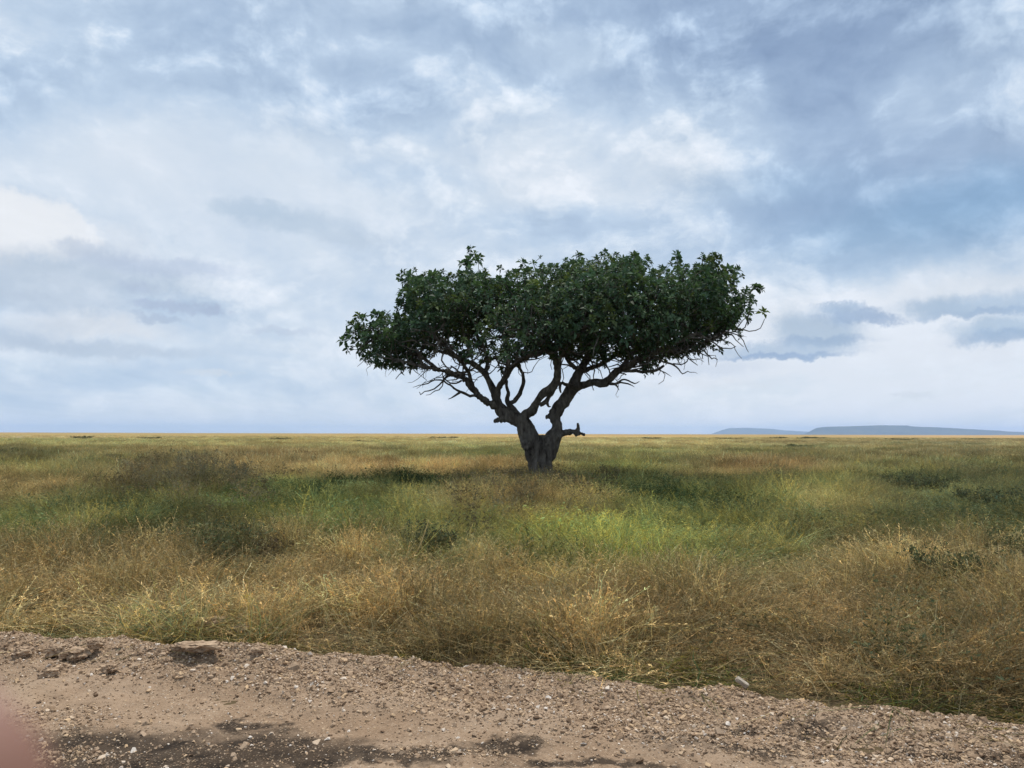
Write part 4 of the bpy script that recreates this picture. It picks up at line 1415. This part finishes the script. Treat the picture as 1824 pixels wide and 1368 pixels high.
def build_gravel():
    rg = np.random.default_rng(31)
    n = 640000
    x = rg.uniform(-9, 8, n)
    t = rg.uniform(-0.05, 3.4, n)
    y = road_edge(x) + edge_wobble(x) - t
    k = (np.abs(x) < 0.72 * y + 1.6) & (y > 2.6)
    x, t, y = x[k], t[k], y[k]
    band = np.exp(-(np.maximum(t - 0.85 - 0.25 * np.sin(x * 0.6 + 1), 0) / 0.22) ** 2)
    patch = sstep(.42, .60, fbm(x * 1.1, y * 2.2, 71, 4))
    right = sstep(2.2, 3.2, x) * sstep(1.6, .7, t)
    dens = np.clip(0.09 + 0.95 * band * (0.55 + 0.45 * patch) + 0.30 * patch * sstep(.48, .60, fbm(x * .6, y * 1.4, 78, 3)) * 2 + .5 * right, 0, 1)
    k = rg.random(len(x)) < dens * 0.85
    x, y = x[k], y[k]
    n = len(x)
    s = np.exp(rg.normal(size=n) * .55) * .0062
    s = np.clip(s, .003, .032)
    z = on_road(x, y) + s * 0.12
    rot = np.stack([rg.normal(size=n) * .35, rg.normal(size=n) * .35, rg.uniform(0, 6.28, n)], 1)
    scl = s[:, None] * rg.uniform(.8, 1.25, (n, 3))
    o = scatter('gravel', stone_lib, np.stack([x, y, z], 1), rg.integers(0, len(STONES), n), rot, scl)
    tag(o, 'loose pale brown gravel strewn over the dirt road', 'gravel', kind='stuff')
    print('gravel', n)


build_gravel()


def place_stone(name, me, mat, px, py, label, cat, rot=0.0, sink=0.2, scale=1.0, group=None, tilt=(0, 0)):
    p = G(px, py, 0.06)
    for _ in range(4):
        p = G(px, py, float(on_road(p.x, p.y)))
    o = obj(name, me, mat if not me.materials else None)
    o.rotation_euler = (tilt[0], tilt[1], rot)
    o.scale = (scale,) * 3
    o.location = (p.x, p.y, max(p.z, 0.0) + scale * (sink + (.03 if scale == 1.0 else 0)))
    tag(o, label, cat, group)
    return o


place_stone('earth_clod', clod_mesh(3, .085, .07, .06), MAT_CLOD, 104, 1170, 'dark lump of earth at the left end of the gravel bank', 'clod', .3, .03)
place_stone('earth_clod', clod_mesh(4, .10, .08, .055), MAT_CLOD, 135, 1178, 'pale-topped lump of earth beside the dark lump at the left end of the bank', 'clod', .8, .03)
place_stone('earth_clod', clod_mesh(5, .08, .07, .055), MAT_CLOD, 208, 1160, 'small dark earth lump on the bank between the left lumps and the slab', 'clod', .2, .02)
place_stone('earth_slab', clod_mesh(6, .19, .08, .045, .5), MAT_CLOD, 362, 1146, 'long dark slab of crusted earth under the grass at the top of the gravel bank', 'slab', .12, .06, tilt=(.15, -.12))
place_stone('earth_clod', clod_mesh(8, .16, .09, .045), MAT_CLOD, 350, 1162, 'flat earth lump lying just below the long crusted slab', 'clod', .1, .02)
place_stone('earth_clod', clod_mesh(9, .08, .07, .06), MAT_CLOD, 428, 1150, 'earth lump at the right end of the long crusted slab', 'clod', .1, .02)
place_stone('earth_clod', clod_mesh(10, .11, .07, .05), MAT_CLOD, 272, 1152, 'pale earth lump left of the long crusted slab', 'clod', .5, .02)
for k, (px, py, a, lab) in enumerate([(40, 1168, .07, 'small earth lump at the far left end of the gravel bank'), (170, 1152, .06, 'small earth lump at the grass edge above the two left lumps'),
                                      (238, 1172, .07, 'low earth lump on the bank below the grass, left of the pale earth lump'), (318, 1160, .06, 'small earth lump touching the left end of the crusted slab'),
                                      (300, 1185, .05, 'small earth lump lower on the gravel bank below the crusted slab'), (196, 1196, .06, 'earth lump halfway down the gravel bank at left'),
                                      (460, 1165, .05, 'small earth lump between the crusted slab and the ochre rock'), (90, 1205, .07, 'earth lump low on the bank below the dark left lump')]):
    place_stone('earth_clod', clod_mesh(20 + k, a, a * .8, a * .7), MAT_CLOD, px, py, lab, 'clod', k * .9, .0)
place_stone('ochre_rock', hull_stone(61, .75, 18), MAT_YELLOW, 505, 1152, 'pointed ochre yellow rock lying at the grass edge', 'rock', .5, .6, .055, tilt=(0, -.5))
place_stone('brown_rock', hull_stone(62, .5, 16), MAT_CLOD, 522, 1192, 'flat dark brown rock on the gravel bank below the ochre rock', 'rock', .6, .2, .06, tilt=(.3, -.3))


def pale_block():
    bm = bmesh.new()
    bmesh.ops.create_cube(bm, size=1)
    for v in bm.verts:
        v.co = Vector((v.co.x * .095, v.co.y * .045, v.co.z * .03))
    bmesh.ops.bevel(bm, geom=list(bm.edges), offset=.006, segments=2, affect='EDGES')
    bmesh.ops.subdivide_edges(bm, edges=bm.edges, cuts=2, use_grid_fill=True)
    r = random.Random(4)
    for v in bm.verts:
        v.co += Vector((r.uniform(-1, 1), r.uniform(-1, 1), r.uniform(-1, 1))) * .0022
    me = bpy.data.meshes.new('pale_block')
    bm.to_mesh(me)
    bm.free()
    return me


place_stone('pale_block', pale_block(), MAT_WHITE, 1322, 1232, 'pale oblong broken block tilted up at the grass edge on the right', 'block', -.35, .035, tilt=(.25, .55))
rs = np.random.default_rng(90)
LOOSE = [(500, 1200), (1020, 1245), (1085, 1230), (845, 1310), (880, 1318), (860, 1325), (745, 1335), (610, 1340), (650, 1270), (1180, 1250), (1480, 1332), (1500, 1310), (1560, 1300), (1575, 1296), (1700, 1297), (1305, 1230), (1350, 1238),
         (1420, 1232), (1500, 1252), (1570, 1255), (1635, 1262), (1270, 1232), (1535, 1362), (1545, 1348), (260, 1290), (105, 1330), (125, 1342), (310, 1320), (345, 1228), (720, 1282), (790, 1302), (1050, 1232), (980, 1222), (930, 1250),
         (1225, 1262), (1180, 1275), (420, 1208), (235, 1190), (170, 1240), (70, 1250), (1395, 1330), (1110, 1340), (1000, 1352), (1240, 1318), (1640, 1310), (1720, 1320), (1770, 1305), (1790, 1335), (560, 1225), (480, 1235)]
for k, (px, py) in enumerate(LOOSE):
    s = float(np.clip(rs.normal(.021, .006), .013, .034))
    me = STONES[int(rs.integers(0, len(STONES)))]
    place_stone('loose_stone', me, None, px, py, 'thumb-sized pale stone lying loose on the gravel road', 'stone', float(rs.uniform(0, 6.28)), .35, s, 'loose stones on the gravel road', (float(rs.normal() * .2), float(rs.normal() * .2)))

# ------------------------------------------------------------------ dry stalks that stand out of the grass
def stalk(label, a, b_, r, bend, seed):
    """a, b_: (px, py, depth)"""
    p0, p1 = P(*a), P(*b_)
    p0.z = max(p0.z, 0.01)
    m = (p0 + p1) / 2 + Vector((bend, 0, abs(bend)))
    pts = [p0 * (1 - t) ** 2 + m * 2 * t * (1 - t) + p1 * t * t for t in np.linspace(0, 1, 9)]
    base = np.array(p0)
    v, q, t = tube(np.array([tuple(p) for p in pts]) - base, np.linspace(r, r * .4, 9), 5, .2, seed)
    me = mesh_np('dry_stalk', v, [q, t], {'bc': ('FLOAT_COLOR', np.ones((len(v), 4)))}, True)
    tag(obj('dry_stalk', me, MAT_STRAW, loc=p0), label, 'stalk')


stalk('long straw stalk leaning right over the bare gap in the verge', (682, 1148, 7.0), (726, 1096, 7.3), .007, .03, 1)
stalk('thin straw stalk leaning right above the grey-green shrub', (742, 985, 9.5), (764, 925, 9.9), .006, .03, 2)
stalk('pale stalk leaning left over the dark verge right of the pale block', (1486, 1240, 5.6), (1440, 1178, 5.9), .005, -.03, 3)
stalk('pale bent stalk above the pale oblong block', (1272, 1196, 6.1), (1314, 1172, 6.3), .005, .02, 4)

# ------------------------------------------------------------------ photographer's fingertip at the lens
def build_finger():
    m, b, out = material('skin')
    co = b.n('ShaderNodeTexCoord').outputs['Object']
    n = b.noise(co, 300.0, 4.0, 0.6)
    p = principled(b, out, b.mix(n, (0.19, 0.098, 0.070), (0.24, 0.125, 0.092)), 0.55, 0.3, n, 0.2, 0.0003)
    tipc = P(-185, 1480, 0.045)
    d = Vector((-0.80, -0.30, -0.52)).normalized()           # runs down and back to the left
    ctrl = []
    for s, r in ((-.0078, .0008), (-.0072, .0030), (-.0058, .0052), (-.0035, .0068), (0, .0078), (.006, .0082), (.014, .0080), (.020, .0084), (.026, .0088), (.034, .0086), (.045, .0092), (.052, .0098), (.060, .0098), (.075, .0102)):
        bend = Vector((0, -1, -.6)).normalized() * (max(s - .02, 0) ** 2 * 3.0)
        q = d * s + bend
        ctrl.append((q.x, q.y, q.z, r))
    c = np.array(ctrl)
    v, q, t = tube(c[:, :3], c[:, 3], 24)
    f = obj('finger', mesh_np('finger', v, [q, t], None, True), m, loc=tipc)
    f.modifiers.new('s', 'SUBSURF').render_levels = 1
    tag(f, "blurred pink fingertip of the photographer in the lower left corner", 'finger')
    mn, b2, out2 = material('nail')
    principled(b2, out2, (0.62, 0.42, 0.36), 0.3, 0.5)
    # nail: curved plate on the far side of the tip
    V, Q = [], []
    z = Vector((0.25, 0.9, 0.3))
    z = (z - d * z.dot(d)).normalized()
    x = d.cross(z)
    for i in range(7):
        for j in range(7):
            a = (j - 3) / 3 * .85
            s = -.0050 + i * .0019
            V.append(tuple(d * s + (z * math.cos(a) + x * math.sin(a)) * (.0080 if 0 < i else .0070)))
    for i in range(6):
        for j in range(6):
            k = i * 7 + j
            Q.append((k, k + 1, k + 8, k + 7))
    nl = obj('nail', mesh_np('nail', V, [np.array(Q)], None, True), mn, f)
    so = nl.modifiers.new('t', 'SOLIDIFY')
    so.thickness = .0006
    so.offset = 1.0


build_finger()

# ------------------------------------------------------------------ air
def build_haze():
    m, b, out = material('haze_air')
    v = b.n('ShaderNodeVolumePrincipled')
    v.inputs['Color'].default_value = (0.45, 0.64, 1.0, 1.0)
    v.inputs['Density'].default_value = 4.4e-5
    v.inputs['Anisotropy'].default_value = 0.3
    b.link(v.outputs[0], out.inputs['Volume'])
    x0, x1, y0, y1, z0, z1 = -31000, 31000, -400, 30000, -5.0, 275.0
    vs = [(x, y, z) for x in (x0, x1) for y in (y0, y1) for z in (z0, z1)]
    f = [(0, 1, 3, 2), (4, 6, 7, 5), (0, 4, 5, 1), (2, 3, 7, 6), (0, 2, 6, 4), (1, 5, 7, 3)]
    me = bpy.data.meshes.new('haze')
    me.from_pydata(vs, [], f)
    tag(obj('haze', me, m), 'thin blue haze over the whole plain', 'haze', kind='stuff')


build_haze()
